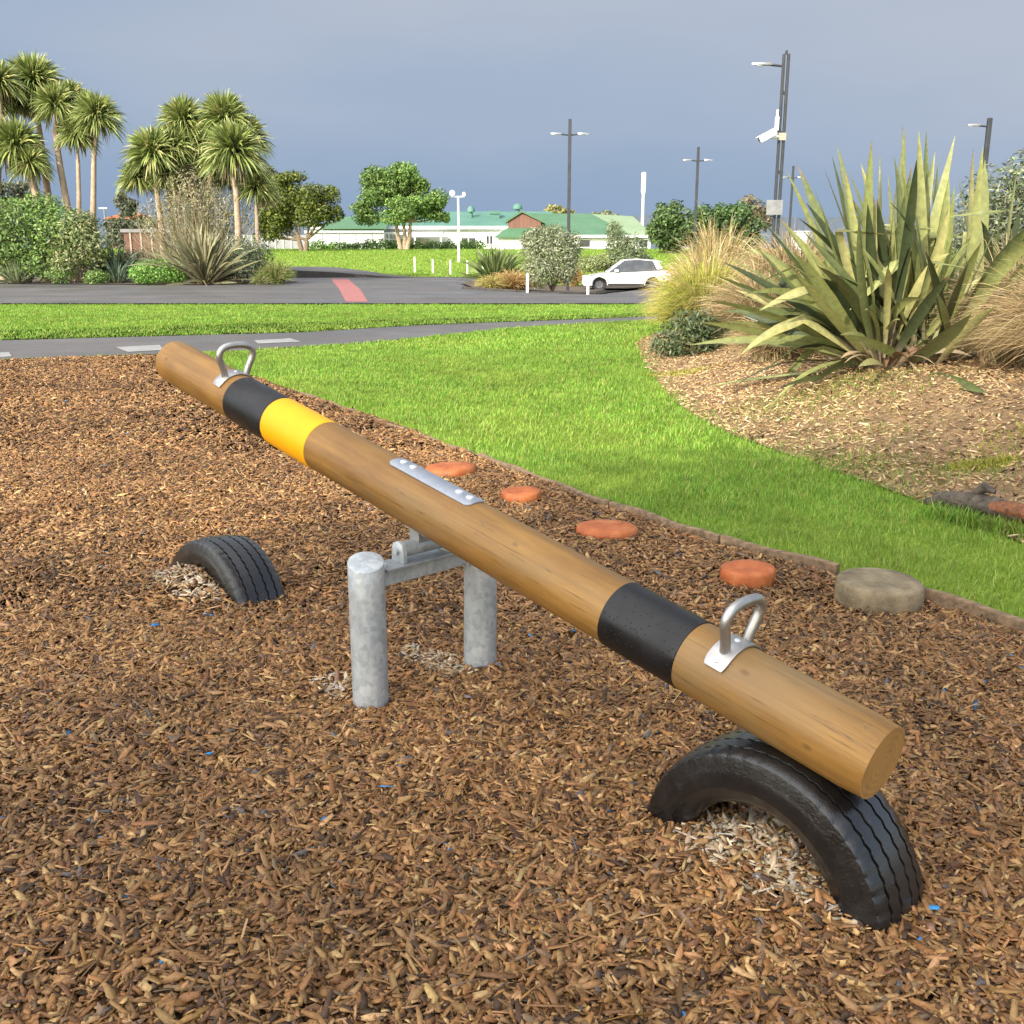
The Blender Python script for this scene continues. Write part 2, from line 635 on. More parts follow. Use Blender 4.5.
def ribbons(P0, P1, P2, W, side, prof, fold=0., col=None, col0=None, col2=None):
    """strap leaves along quadratic curves; returns V, Q, pigment"""
    N = len(P0)
    S = len(prof) - 1
    t = np.linspace(0, 1, S + 1)[None, :, None]
    a, b, c = P0[:, None], P1[:, None], P2[:, None]
    pts = (1 - t) ** 2 * a + 2 * t * (1 - t) * b + t * t * c
    tan = nrm(2 * (1 - t) * (b - a) + 2 * t * (c - b))
    sd = side[:, None] - (side[:, None] * tan).sum(-1, keepdims=True) * tan
    sd = nrm(sd)
    hw = (W[:, None] * prof[None] * .5)[..., None]
    if fold:
        nn = np.cross(tan, sd)
        V = np.stack([pts - sd * hw, pts + nn * hw * fold, pts + sd * hw], 2)
        k = 3
    else:
        V = np.stack([pts - sd * hw, pts + sd * hw], 2)
        k = 2
    idx = np.arange(N * (S + 1) * k).reshape(N, S + 1, k)
    Q = np.stack([idx[:, :-1, :-1], idx[:, :-1, 1:], idx[:, 1:, 1:], idx[:, 1:, :-1]], -1).reshape(-1, 4)
    pg = None
    if col is not None:
        cc = np.repeat(col[:, None], S + 1, 1)
        tt = t[0, :, 0]
        if col0 is not None:
            w = np.clip(1 - tt / .3, 0, 1)[None, :, None]
            cc = cc * (1 - w) + np.asarray(col0)[None, None] * w
        if col2 is not None:
            w = np.clip((tt - .75) / .25, 0, 1)[None, :, None]
            cc = cc * (1 - w) + np.asarray(col2)[None, None] * w
        pg = np.repeat(cc[:, :, None], k, 2).reshape(-1, 3)
    return V.reshape(-1, 3), Q, pg


def palette(n, cols, var=.15, weights=None):
    cols = np.array(cols)
    i = RNG.choice(len(cols), n, p=weights)
    return cols[i] * (1 + RNG.uniform(-var, var, (n, 1))) * (1 + RNG.uniform(-var * .3, var * .3, (n, 3)))


def unit(n):
    return nrm(RNG.normal(size=(n, 3)))


def leafcloud(cent, rad, n, ll, lw, cols, var=.25, up=.35, shell=.55, weights=None):
    """leaf sized faces spread through clumps; cent (K,3), rad (K,3)"""
    cent = np.asarray(cent, float)
    rad = np.asarray(rad, float)
    w = rad.prod(1) ** .67
    k = RNG.choice(len(cent), n, p=w / w.sum())
    u = unit(n)
    r = shell + (1 - shell) * RNG.random((n, 1))
    r = np.where(RNG.random((n, 1)) < .25, RNG.random((n, 1)), r)
    p = cent[k] + u * rad[k] * r * (1 + RNG.normal(0, .07, (n, 1)))
    nn = nrm(u * .7 + unit(n) * .75 + np.array([0, 0, up]))
    d = nrm(np.cross(nn, unit(n)))
    s = np.cross(nn, d)
    L = ll * RNG.uniform(.6, 1.3, (n, 1))
    Wd = lw * RNG.uniform(.6, 1.3, (n, 1))
    V = np.stack([p - d * L * .5, p - s * Wd * .5 + nn * Wd * .12, p + d * L * .5, p + s * Wd * .5 + nn * Wd * .12], 1)
    Q = np.arange(n * 4).reshape(n, 4)
    clump = 1 + RNG.uniform(-.26, .26, len(cent))
    c = palette(n, cols, var, weights) * clump[k][:, None]
    return V.reshape(-1, 3), Q, np.repeat(c, 4, 0)


def join(*parts):
    vs, qs, cs, b = [], [], [], 0
    for V, Q, c in parts:
        vs.append(V)
        qs.append(Q + b)
        cs.append(c)
        b += len(V)
    return np.concatenate(vs), np.concatenate(qs), np.concatenate(cs)

# ================================================================== SETTING
sheet('ground', [(-2500, -60), (2500, -60), (2500, 3500), (-2500, 3500)], M['earth'], -.12, None,
      lambda x, y: np.where(y > 200, 1.6, 0.0) * 0 - .35)
CHIP_POLY = [(-14, -12), (6.4, -12), (6.4, -3), (2.144, 4.03), (1.624, 4.76), (1.128, 5.336), (.608, 6.16), (-.246, 7.73), (-1.024, 9.27),
             (-2.372, 11.43), (-4.75, 15.6), (-4.9, 15.95), (-7.45, 14.98), (-14, 12.7)]
PATH_NEAR = [(-30, 7.5), (-14, 12.75), (-7.45, 15.02), (-4.69, 16.05), (-2.44, 17.79), (-.9, 19.9), (.17, 21.3), (1.4, 22.4), (2.7, 23.3), (8, 26.8)]
PATH_FAR = [(8, 28.2), (2.74, 24.5), (.6, 23.3), (-.5, 22.75), (-1.96, 21.9), (-4.09, 19.98), (-9, 18.19), (-16, 16.4), (-30, 12)]
PATH_POLY = PATH_NEAR + PATH_FAR
ROAD_NEAR = 30.35
sheet('lawn', [(-140, -12)] + [CHIP_POLY[0]] + CHIP_POLY[:2:-1] + [(6.4, -3), (6.4, -12), (80, -12), (80, 150), (-140, 150)], M['turf'], 0, 3)
sheet('wood_chip_bed', CHIP_POLY, M['chipbed'], .004, .25, lambda x, y: chipz(x, y) + .004)
sheet('path', PATH_POLY, M['asphalt'], .012)
ROAD_POLY = [(-90, ROAD_NEAR), (70, ROAD_NEAR), (70, 57), (40, 58.86), (-90, 58.86)]
sheet('road', ROAD_POLY, M['asphalt'], .05, 3)
UP_POLY = [(-60, 58.93), (-4.9, 58.93), (-6.2, 61.5), (-9, 66), (-13, 71.5), (-60, 75)]
sheet('upper_path', UP_POLY, M['asphalt'], .03, 3)


def stripe(name, pts, mat, off):
    return sheet(name, pts, mat, off)


stripe('red_crossing_marking', [tuple(G(*q)[:2]) for q in ((346, 303.6), (368, 303.6), (360.5, 291), (348, 280), (331, 280), (339.5, 291))], M['redpaint'], .056)
for pts in ([(0, 353.5), (9, 353.2), (12, 357.5), (0, 358.2)], [(115, 348), (160, 346), (164, 351), (128, 353)],
            [(254, 341.3), (290, 339.2), (301, 342.6), (258, 344.6)]):
    stripe('paver_panel', [tuple(G(*q)[:2]) for q in pts[::-1]], M['concrete'], .018)

# planted bed on the right, a low mound of mulch
sheet('garden_bed', BED_POLY, M['mulch'], .012, .35, lambda x, y: terr(x, y) * 0 + mound(x, y))
# planted bed beyond the road on the left
LBED = [(-60, 47.6), (-23, 47.7), (-16, 46.6), (-13.2, 46.8), (-10.9, 48.2), (-10.3, 50.5), (-11.5, 54), (-14, 58), (-60, 58.4)]
sheet('planting_bed', LBED, M['dirt'], .08, 3)
RBED = [(-1.6, 43.5), (-.3, 41.9), (1.6, 42.2), (3.3, 43), (3.6, 46), (3.4, 50), (8, 57), (14, 58.5), (3, 58.5), (-1.5, 57), (-2.4, 49)]
sheet('shrub_bed', RBED, M['dirt'], .09, 3)

# hills far beyond
b = MB()
pr = [(-1500, 4), (-900, 22), (-420, 26), (-120, 22), (60, 29), (130, 36), (190, 37), (300, 33), (520, 40), (900, 30), (1500, 18)]
vs, fs = [], []
for x, z in pr:
    vs += [(x, 960, -3), (x, 1080, z), (x, 1500, -3)]
for i in range(len(pr) - 1):
    for k in range(2):
        fs.append((i * 3 + k, i * 3 + 3 + k, i * 3 + 4 + k, i * 3 + 1 + k))
b.add(vs, fs)
tag(b.build('hills', M['hill'], smooth=80), kind='structure')

# ================================================================== WOOD CHIPS
CHIP_COLS = [(.325, .178, .070), (.235, .119, .043), (.150, .072, .027), (.062, .033, .017), (.46, .285, .122), (.20, .125, .070), (.29, .143, .046)]
CHIP_W = [.23, .23, .18, .11, .08, .05, .12]


def chips(x, y, z, L, W, col, tilt=.36, T=.0034):
    """bent, tapered slivers of wood"""
    n = len(x)
    yaw = RNG.uniform(0, 2 * PI, n)
    pt = RNG.normal(0, tilt, n)
    rl = RNG.normal(0, tilt * 1.3, n)
    cy, sy = np.cos(yaw), np.sin(yaw)
    ax = np.stack([cy * np.cos(pt), sy * np.cos(pt), np.sin(pt)], 1)
    s0 = np.stack([-sy, cy, np.zeros(n)], 1)
    u0 = np.cross(ax, s0)
    sd = s0 * np.cos(rl)[:, None] + u0 * np.sin(rl)[:, None]
    up = np.cross(ax, sd)
    c = np.stack([x, y, z], 1)
    th = T * RNG.uniform(.6, 1.6, n)
    e0 = RNG.uniform(.05, .6, n)
    e1 = RNG.uniform(.05, .6, n)
    sk = RNG.normal(0, .2, n)
    V = []
    # cross sections: end, middle, end ; each: left-low, left-top, right-top, right-low
    for k, (t, ws) in enumerate(((-.5, e0), (RNG.uniform(-.15, .15, n), np.ones(n)), (.5, e1))):
        m = c + ax * (L * t)[:, None] if hasattr(t, 'shape') else c + ax * (L * t)[:, None]
        if k == 1:
            m = m + up * (th * .2)[:, None] + sd * (sk * W)[:, None]
        w = (W * ws * .5)[:, None]
        lo = up * (-th * .5)[:, None]
        hi = up * (th * .5)[:, None]
        V += [m - sd * w + lo, m - sd * w * .94 + hi, m + sd * w * .94 + hi, m + sd * w + lo]
    V = np.stack(V, 1)
    base = (np.arange(n) * 12)[:, None, None]
    q = np.array([(0, 4, 5, 1), (1, 5, 6, 2), (2, 6, 7, 3), (4, 8, 9, 5), (5, 9, 10, 6), (6, 10, 11, 7), (0, 1, 2, 3), (11, 10, 9, 8)])
    Q = (base + q[None]).reshape(-1, 4)
    return V.reshape(-1, 3), Q, np.repeat(col, 12, 0)


def scatter(poly, dens, n_try, y0, y1, half=.68, margin=1.5):
    """points over the ground a viewer here or a few steps aside would see; density falls with distance"""
    y = np.sqrt(RNG.uniform(y0 * y0, y1 * y1, n_try))
    x = RNG.uniform(-1, 1, n_try) * (y * half + margin)
    keep = RNG.random(n_try) < dens(y)
    x, y = x[keep], y[keep]
    k = inside(x, y, poly)
    return x[k], y[k]


CHIP_IN = [(-14, -3), (6.35, -3), (2.10, 4.03), (1.58, 4.76), (1.08, 5.336), (.56, 6.16), (-.29, 7.73), (-1.07, 9.27),
           (-2.42, 11.43), (-4.78, 15.55), (-4.95, 15.85), (-7.45, 14.95), (-14, 12.65)]
# tyres and seesaw, positions used below for the pale chips too
YAW = math.atan2(-2.568, 2.422)
ux, uy = math.cos(YAW), math.sin(YAW)
MID = Vector((-.332, 3.501, 0))
TY_NEAR = Vector((.70, 2.405, 0))
TY_FAR = Vector((-1.365, 4.61, 0))


def chip_colour(x, y, n):
    c = palette(n, CHIP_COLS, .25, CHIP_W)
    blue = RNG.random(n) < .0011
    c[blue] = np.array([.03, .20, .45]) * RNG.uniform(.5, 1.5, (blue.sum(), 1))
    gy = RNG.random(n) < .006
    c[gy] = np.array([.11, .10, .10])
    # bleached, freshly heaped chips inside the tyres and beside the posts
    for (cx, cy, rx, ry, pr_) in ((TY_NEAR.x - .06, TY_NEAR.y - .07, .26, .13, .66), (TY_FAR.x - .13, TY_FAR.y - .13, .33, .11, .6),
                                  (-.30, 3.70, .20, .09, .55), (-.62, 3.42, .14, .09, .5)):
        a = (x - cx) * ux + (y - cy) * uy
        bb = -(x - cx) * uy + (y - cy) * ux
        m = ((a / rx) ** 2 + (bb / ry) ** 2 < RNG.uniform(.4, 1.3, n)) & (RNG.random(n) < pr_)
        c[m] = palette(int(m.sum()), [(.46, .35, .22), (.36, .25, .14), (.40, .34, .26), (.52, .42, .29)], .2)
    # patchiness of damp and dry chips
    pat = 2 * vnoise(x, y, .9) - 1 + 1.2 * vnoise(x, y, .25) - .6
    c *= (.86 + .19 * pat)[:, None]
    return c


parts = []
for (y0, y1, nt, dn, lm) in ((1.2, 4.2, 395000, lambda y: np.ones_like(y), 1.13),
                             (4.2, 8.0, 345000, lambda y: np.clip(1.15 - (y - 4.2) * .09, .3, 1), 1.12),
                             (8.0, 16.2, 380000, lambda y: np.clip(.85 - (y - 8) * .05, .25, 1), 1.35)):
    x, y = scatter(CHIP_IN, dn, nt, y0, y1)
    n = len(x)
    L = lm * np.clip(RNG.lognormal(math.log(.029), .46, n), .010, .095)
    W = np.minimum(L * RNG.uniform(.2, .55, n), .018 * lm)
    spl = RNG.random(n)
    L = np.where(spl < .012, RNG.uniform(.07, .14, n), np.where(spl > .72, L * .42, L))     # long splinters and fines
    W = np.where(spl < .012, RNG.uniform(.004, .010, n), np.where(spl > .72, W * .5, W))
    z = chipz(x, y) + .012 + RNG.random(n) ** 1.4 * .022
    fx, fy = x - (TY_FAR.x - .10), y - (TY_FAR.y - .11)
    a_, b_ = fx * ux + fy * uy, -fx * uy + fy * ux
    z += .10 * np.exp(-(a_ / .26) ** 2 - (b_ / .12) ** 2)
    # heaped slightly inside the near tyre
    d = np.hypot(x - TY_NEAR.x + .04, y - TY_NEAR.y + .04)
    z += .065 * np.exp(-(d / .19) ** 2)
    parts.append(chips(x, y, z, L, W, chip_colour(x, y, n)))
V, Q, P = join(*parts)
tag(np_mesh('wood_chips', V, Q, M['chip'], P), kind='stuff')
print('chips', len(Q) // 8)

# mulch and straw on the mound
x, y = scatter(BED_POLY, lambda y: np.clip(1.0 - (y - 5) * .05, .35, 1), 340000, 3.2, 19)
k = RNG.random(len(x)) < .75
x, y = x[k], y[k]
n = len(x)
L = np.clip(RNG.lognormal(math.log(.035), .5, n), .012, .13)
W = np.minimum(L * RNG.uniform(.12, .5, n), .02)
z = mound(x, y) + .014 + RNG.random(n) * .02
c = palette(n, [(.33, .205, .092), (.47, .33, .165), (.21, .122, .05), (.085, .048, .024), (.56, .43, .24)], .25, [.29, .24, .2, .13, .14])
pale = np.exp(-((x - 2.6) / .9) ** 2 - ((y - 10.8) / 2.2) ** 2)
c = c * (.85 + .45 * pale[:, None])
tag(np_mesh('mulch', *chips(x, y, z, L, W, c, .3, .004)[:2], M['chip'], np.repeat(c, 12, 0)), kind='stuff')

# ================================================================== LAWN BLADES


def blades(x, y, z, h, w, cols, weights=None, lean=.55, var=.2):
    n = len(x)
    a = RNG.uniform(0, 2 * PI, n)
    ln = RNG.uniform(.05, lean, n) * h
    P0 = np.stack([x, y, z], 1)
    off = np.stack([np.cos(a) * ln, np.sin(a) * ln, h * RNG.uniform(.75, 1.0, n)], 1)
    P2 = P0 + off
    P1 = P0 + off * np.array([.25, .25, .6])
    side = np.stack([-np.sin(a + RNG.normal(0, .6, n)), np.cos(a), np.zeros(n)], 1)
    c = palette(n, cols, var, weights)
    pat = .62 + .40 * vnoise(x, y, .16) + .30 * vnoise(x, y, .55) + .22 * vnoise(x, y, 2.3)
    yel = np.clip(vnoise(x + 31, y + 7, .8) * 1.6 - .75, 0, 1)[:, None]
    c = c * (1 - yel * .5) + np.array([.24, .28, .05]) * yel * .5
    return ribbons(P0, P1, P2, w, side, BLADE, 0, c * pat[:, None], col0=None)


GC = [(.165, .305, .034), (.115, .235, .026), (.225, .355, .05), (.32, .32, .09), (.068, .145, .02)]
GW = [.33, .25, .19, .12, .11]


def edge_gap(x, y):
    return poly_dist(x, y, np.array(CHIP_POLY[3:10])) > .03


parts = []
for (y0, y1, nt, hh, ww) in ((2.2, 8, 270000, .044, .0042), (8, 16.5, 310000, .048, .0075), (16.5, 30.3, 360000, .055, .014)):
    y = np.sqrt(RNG.uniform(y0 * y0, y1 * y1, nt))
    x = RNG.uniform(-1, 1, nt) * (y * .66 + 1.5)
    k = ~inside(x, y, CHIP_POLY) & ~inside(x, y, PATH_POLY)
    bedd = inside(x, y, BED_POLY)
    bd = poly_dist(x, y, BED_EDGE)
    k &= ~(bedd & (bd > .05 + .25 * RNG.random(nt) ** 3))
    k &= edge_gap(x, y)
    x, y = x[k], y[k]
    n = len(x)
    h = hh * RNG.uniform(.5, 1.2, n) * (.65 + .75 * vnoise(x, y, .2))
    w = ww * RNG.uniform(.7, 1.3, n)
    parts.append(blades(x, y, terr(x, y) + mound(x, y) - .003, h, w, GC, GW, lean=.95))
# rank tufts along the bed edge and against the fallen log
lx, ly = 2.72, 5.75
t = RNG.random(1500)
x = 2.50 + 0.62 * t + RNG.normal(0, .035, 1500)
y = 6.08 - .95 * t + RNG.normal(0, .045, 1500) - .10
parts.append(blades(x, y, np.zeros(1500), RNG.uniform(.05, .12, 1500), RNG.uniform(.004, .008, 1500), GC, GW, lean=1.0))
# weeds creeping into the bed
for cx, cy, r, nn_, yl in ((2.5, 7.4, .25, 700, 0), (3.05, 6.9, .3, 600, 0), (3.0, 9.3, .5, 800, 0), (2.55, 9.9, .35, 500, 0), (3.35, 9.9, .3, 500, 0),
                           (*hit(965, 470)[:2], .07, 420, 1), (*hit(998, 466)[:2], .07, 420, 1), (*hit(1015, 440)[:2], .2, 200, 1), (2.1, 12.9, .18, 700, 1), (2.8, 8.2, .35, 300, 0)):
    x = cx + RNG.normal(0, r, nn_)
    y = cy + RNG.normal(0, r * .7, nn_)
    z = mound(x, y) + .01
    parts.append(blades(x, y, z, RNG.uniform(.02, .06, nn_), RNG.uniform(.006, .013, nn_),
                        [(.40, .36, .06), (.30, .32, .05)] if yl else [(.16, .22, .04), (.22, .24, .07)], None, lean=1.3))
V, Q, P = join(*parts)
tag(np_mesh('lawn_grass', V, Q, M['blade'], P), kind='stuff')
# the bank of lawn beyond the road
n = 90000
y = np.sqrt(RNG.uniform(58 ** 2, 104 ** 2, n))
x = RNG.uniform(-1, 1, n) * (y * .55)
k = ~inside(x, y, UP_POLY) & ~inside(x, y, LBED) & ~inside(x, y, RBED) & (y > 59)
x, y = x[k], y[k]
n = len(x)
V, Q, P = blades(x, y, terr(x, y) - .01, RNG.uniform(.05, .13, n), RNG.uniform(.04, .09, n), GC, GW)
tag(np_mesh('far_lawn_grass', V, Q, M['blade'], P), kind='stuff')

# ================================================================== SEESAW
LOG_L, LOG_R = 3.65, .1005
TILT = math.asin(.677 / LOG_L)
see = thing('seesaw', 'long varnished log seesaw with black and yellow bands on galvanised steel posts', 'seesaw', MID, (0, 0, YAW))
# the log
b = MB()
n, st = 48, 60
vs = []
for i in range(st + 1):
    xx = -LOG_L / 2 + LOG_L * i / st
    for k in range(n):
        a = 2 * PI * k / n
        r = LOG_R * (1 + .012 * math.sin(xx * 2.1 + 2 * a) * math.cos(a * 1.0) + .006 * math.sin(xx * 5 + a * 3))
        if i in (0, st):
            r -= .004
        vs.append((xx, r * math.cos(a), r * math.sin(a)))
vs = [(v[0] + (-.004 if 0 < i // n < 1 else 0), v[1], v[2]) for i, v in enumerate(vs)]
fs, mi = [], []
for i in range(st):
    for k in range(n):
        fs.append((i * n + k, i * n + (k + 1) % n, (i + 1) * n + (k + 1) % n, (i + 1) * n + k))
b.add(vs, fs, 0)
b.add([vs[k] for k in range(n)], [tuple(range(n))], 1)
b.add([vs[st * n + k] for k in range(n)], [tuple(range(n))], 1)
log = b.build('log', [M['log'], M['logend']], see, smooth=50, world=False)
log.location = (-.022, 0, .7055)
log.rotation_euler = (0, TILT, 0)


def sx(s):
    return (s - .5) * LOG_L


def band(s0, s1, mat, label):
    b = MB()
    r = LOG_R * 1.018
    b.lathe([(r - .006, sx(s0)), (r, sx(s0) + .002), (r, sx(s0) + .05), (r, sx(s1) - .05), (r, sx(s1) - .002), (r - .006, sx(s1))], 64, 'X')
    o = b.build('painted_band', mat, log, smooth=50, world=False)
    o['label'] = label
    return o


band(.175, .2585, M['blackband'], 'black band beside the yellow one at the raised end')
band(.2592, .348, M['yellowband'], 'bright yellow band')
band(.770, .845, M['blackband'], 'black band at the lowered end')


def saddle(b, x0, x1, a0, a1, r0, r1, n=16, corner=0.):
    """curved plate hugging the log; a measured from the top"""
    vs = []
    for i in range(n + 1):
        a = a0 + (a1 - a0) * i / n
        e = min(i, n - i) / n
        tr = corner * max(0, 1 - e * n / 1.5)
        for xx, rr in ((x0 + tr, r0), (x1 - tr, r0), (x1 - tr, r1), (x0 + tr, r1)):
            vs.append((xx, -rr * math.sin(a), rr * math.cos(a)))
    fs = []
    for i in range(n):
        for k in range(4):
            fs.append((i * 4 + k, i * 4 + (k + 1) % 4, i * 4 + 4 + (k + 1) % 4, i * 4 + 4 + k))
    fs += [(0, 1, 2, 3), (n * 4 + 3, n * 4 + 2, n * 4 + 1, n * 4)]
    return b.add(vs, fs)


def screw(b, x, a, r, rad=.008, h=.004):
    Rm = Matrix.Rotation(a, 4, 'X')
    prof = [(rad, 0), (rad, h * .5), (rad * .75, h), (0.0005, h * 1.1)]
    vs, fs = [], []
    nn_ = 14
    for k in range(nn_):
        t = 2 * PI * k / nn_
        for rr, hh in prof:
            vs.append(Rm @ Vector((x + rr * math.cos(t), rr * math.sin(t), r + hh)))
    m = len(prof)
    for k in range(nn_):
        for i in range(m - 1):
            fs.append((k * m + i, (k + 1) % nn_ * m + i, (k + 1) % nn_ * m + i + 1, k * m + i + 1))
    b.add(vs, fs)


# steel plate over the pivot
pl = MB()
saddle(pl, sx(.469), sx(.590), -.42, .42, LOG_R * 1.004, LOG_R * 1.004 + .005, 12, .018)
plate = pl.build('bolt_plate', M['plate'], log, smooth=30, world=False)
for s_ in (.480, .495, .564, .579):
    sb = MB()
    screw(sb, sx(s_), 0, LOG_R * 1.004 + .0045, .014, .006)
    sb.build('bolt', M['bolt'], plate, smooth=40, world=False)


def handle(s_, label):
    b = MB()
    pts = []
    loop = [(-.050, .088), (-.056, .115), (-.067, .143), (-.077, .170), (-.077, .192), (-.064, .211), (-.038, .221), (0, .224), (.038, .221), (.064, .211),
            (.077, .192), (.077, .170), (.067, .143), (.056, .115), (.050, .088)]
    # smooth with a Catmull pass
    for i in range(len(loop) - 1):
        p0 = loop[max(i - 1, 0)]
        p1, p2 = loop[i], loop[i + 1]
        p3 = loop[min(i + 2, len(loop) - 1)]
        for t in (0, .33, .66):
            q = [.5 * (2 * p1[j] + (p2[j] - p0[j]) * t + (2 * p0[j] - 5 * p1[j] + 4 * p2[j] - p3[j]) * t * t + (3 * p1[j] - p0[j] - 3 * p2[j] + p3[j]) * t ** 3) for j in (0, 1)]
            pts.append((sx(s_), q[0], q[1]))
    pts.append((sx(s_), *loop[-1]))
    b.tube(pts, .0145, 16)
    h = b.build('handle', M['steel'], log, smooth=40, world=False)
    h['label'] = label
    p = MB()
    saddle(p, sx(s_) - .034, sx(s_) + .034, -1.05, 1.05, LOG_R * 1.008, LOG_R * 1.008 + .006, 18, .006)
    p.build('mounting_plate', M['steel'], h, smooth=30, world=False, bevel=.0015)
    for a in (-.84, 0, .84):
        q = MB()
        screw(q, sx(s_) + (.0 if a else .0), a, LOG_R * 1.008 + .0055, .008, .004)
        q.build('screw', M['bolt'], h, smooth=40, world=False)


handle(.154, 'steel loop handle at the raised end')
handle(.876, 'steel loop handle at the lowered end')

# stand: two posts, crossbar, pivot (local frame: Y runs along the crossbar)
for sgn in (1, -1):
    b = MB()
    b.lathe([(.001, -.3), (.0625, -.3), (.0625, .40), (.0625, .5265), (.0612, .529), (.0585, .530), (.03, .5315), (.0005, .532)], 40)
    b.v = [(x, y, z - .3 * (x * .82 - y * .57) if z > .45 else z) for x, y, z in b.v]      # the cap plate is cut at a slight slope
    o = b.build('post', M['galv'], see, smooth=40, world=False)
    o.location = (.024, sgn * .256 * -1 + .010, 0)
    o.rotation_euler = (R(.3 * sgn), R(.4), 0)
b = MB()
b.box(-.032, .032, -.205, .205, .425, .478)
b.box(-.040, .040, -.205, -.197, .415, .482)
b.box(-.040, .040, .197, .205, .415, .482)
b.build('crossbar', M['galv'], see, world=False, bevel=.003)
b = MB()
b.box(-.052, .052, -.175, .175, .4785, .489)
pv = b.build('pivot_plate', M['galvdark'], see, world=False, bevel=.002)
for yy in (-.158, .158):
    q = MB()
    vs = []
    q.lathe([(.013, .489), (.013, .497), (.0005, .4985)], 6)
    o = q.build('bolt', M['bolt'], pv, world=False)
    o.location = (0, yy, 0)
for yy in (-.095, .115):
    b = MB()
    b.prism([(-.034, yy, .489), (.034, yy, .489), (.034, yy, .535), (.024, yy, .556), (0, yy, .566), (-.024, yy, .556), (-.034, yy, .535)], (0, .018, 0))
    b.build('pivot_lug', M['galv'], see, smooth=30, world=False, bevel=.0015)
b = MB()
b.lathe([(.0005, -.108), (.013, -.108), (.013, -.0955), (.0285, -.0765), (.0285, .1145), (.013, .1335), (.013, .145), (.0005, .145)], 28, 'Y')
o = b.build('pivot_roller', M['galv'], see, smooth=35, world=False)
o.location = (0, 0, .532)
b = MB()
b.box(-.055, .055, -.015, .05, .585, .618, mat=Matrix.Translation((0, 0, .60)) @ Matrix.Rotation(TILT, 4, 'Y') @ Matrix.Translation((0, 0, -.60)))
b.box(-.026, .026, -.02, .055, .55, .60)
b.build('log_saddle', M['galvdark'], see, world=False, bevel=.002)


# ================================================================== TYRES
def tyre(name, label, loc, sink, scale=1., rx=0, wear=0):
    t = thing(name, label, 'tyre', loc, (0, 0, YAW), 'half buried tyres under the seesaw')
    half = .098
    prof = []          # closed profile, (r, h, kind)
    g = [-.058, -.021, .021, .058]
    tread = [(-.086, 0)]
    for q in g:
        tread += [(q - .0040, 0), (q - .0026, -.006), (q + .0026, -.006), (q + .0040, 0)]
    tread += [(.086, 0)]
    for h, d in tread:
        prof.append((.333 - .10 * (h / .086) ** 2 * .085 + d, h, 't' if d == 0 else 'g'))
    side = [(.3185, .0935, 'n'), (.300, .0985, 'n'), (.290, .0998, 's'), (.286, .1010, 's'), (.279, .1022, 's'), (.262, .1045, 's'), (.245, .1035, 's'), (.243, .1015, 's'),
            (.226, .0965, 's'), (.212, .087, 's'), (.209, .085, 's'), (.202, .079, 's'), (.198, .068, 's'), (.199, .056, 's'),
            (.215, .062, 's'), (.25, .078, 's'), (.29, .080, 's'), (.312, .060, 's')]
    prof += side + [(.318, 0, 's')] + [(r, -h, k) for r, h, k in reversed(side)]
    n = 240
    m = len(prof)
    vs = []
    for k in range(n):
        a = 2 * PI * k / n
        for i, (r, h, kd) in enumerate(prof):
            rr = r
            if kd == 'n':
                rr -= .003 if (k % 5) == 0 else 0
            if kd == 'g':
                h = h + .0022 * math.sin(a * 60)
            if kd == 't':
                if abs(h) > .08:
                    rr -= .004 if (k % 5) == 0 else 0
                h = h + .0022 * math.sin(a * 60) * (abs(h) < .08)
            if kd == 's':
                rr += .0004 * math.sin(a * 7 + i)
            vs.append((rr * scale * math.cos(a), h * scale * 1.06, rr * scale * math.sin(a)))
    fs = []
    for k in range(n):
        k2 = (k + 1) % n
        for i in range(m):
            j = (i + 1) % m
            fs.append((k * m + i, k * m + j, k2 * m + j, k2 * m + i))
    b = MB()
    b.add(vs, fs)
    o = b.build('tyre_casing', M['tyre'], t, smooth=32, world=False)
    o.location = (0, 0, sink)
    o.rotation_euler = (rx, 0, 0)
    return t


tyre('tyre', 'half buried black tyre carrying the lowered end of the log', TY_NEAR, -.045, 1.11, R(2))
tyre('tyre', 'half buried black tyre standing alone under the raised end of the log', TY_FAR, -.155, 1.2, R(-3))

# ================================================================== STEPPING STUMPS, EDGING, FALLEN LOG


def stump(label, px, py, r, h, mat, group, seed, name='stepping_stump', cat='stump', rough=.02, rim=.012):
    rr = random.Random(seed)
    p = G(px, py, h)
    o = MB()
    n = 44
    ph = [rr.uniform(0, 6.28) for _ in range(5)]
    prof = [(1.0, -.15), (1.01, h * .55), (1.0, h - rim), (.975, h - rim * .35), (.93, h), (.6, h + .004), (.3, h + .005)]
    vs = []
    for k in range(n):
        a = 2 * PI * k / n
        w = 1 + rough * (math.sin(2 * a + ph[0]) + .6 * math.sin(3 * a + ph[1]) + .4 * math.sin(7 * a + ph[2])) + rr.uniform(-.006, .006)
        for q, z in prof:
            vs.append((r * q * w * math.cos(a), r * q * w * math.sin(a), z + rr.uniform(-.0018, .0018) + .004 * math.sin(a + ph[3])))
    m = len(prof)
    fs = [(k * m + i, (k + 1) % n * m + i, (k + 1) % n * m + i + 1, k * m + i + 1) for k in range(n) for i in range(m - 1)]
    vs.append((0, 0, h + .005))
    fs += [(k * m + m - 1, (k + 1) % n * m + m - 1, n * m) for k in range(n)]
    o.add(vs, fs)
    ob = o.build(name, mat, None, smooth=60)
    ob.location = (p.x, p.y, 0)
    return tag(ob, label, cat, group)


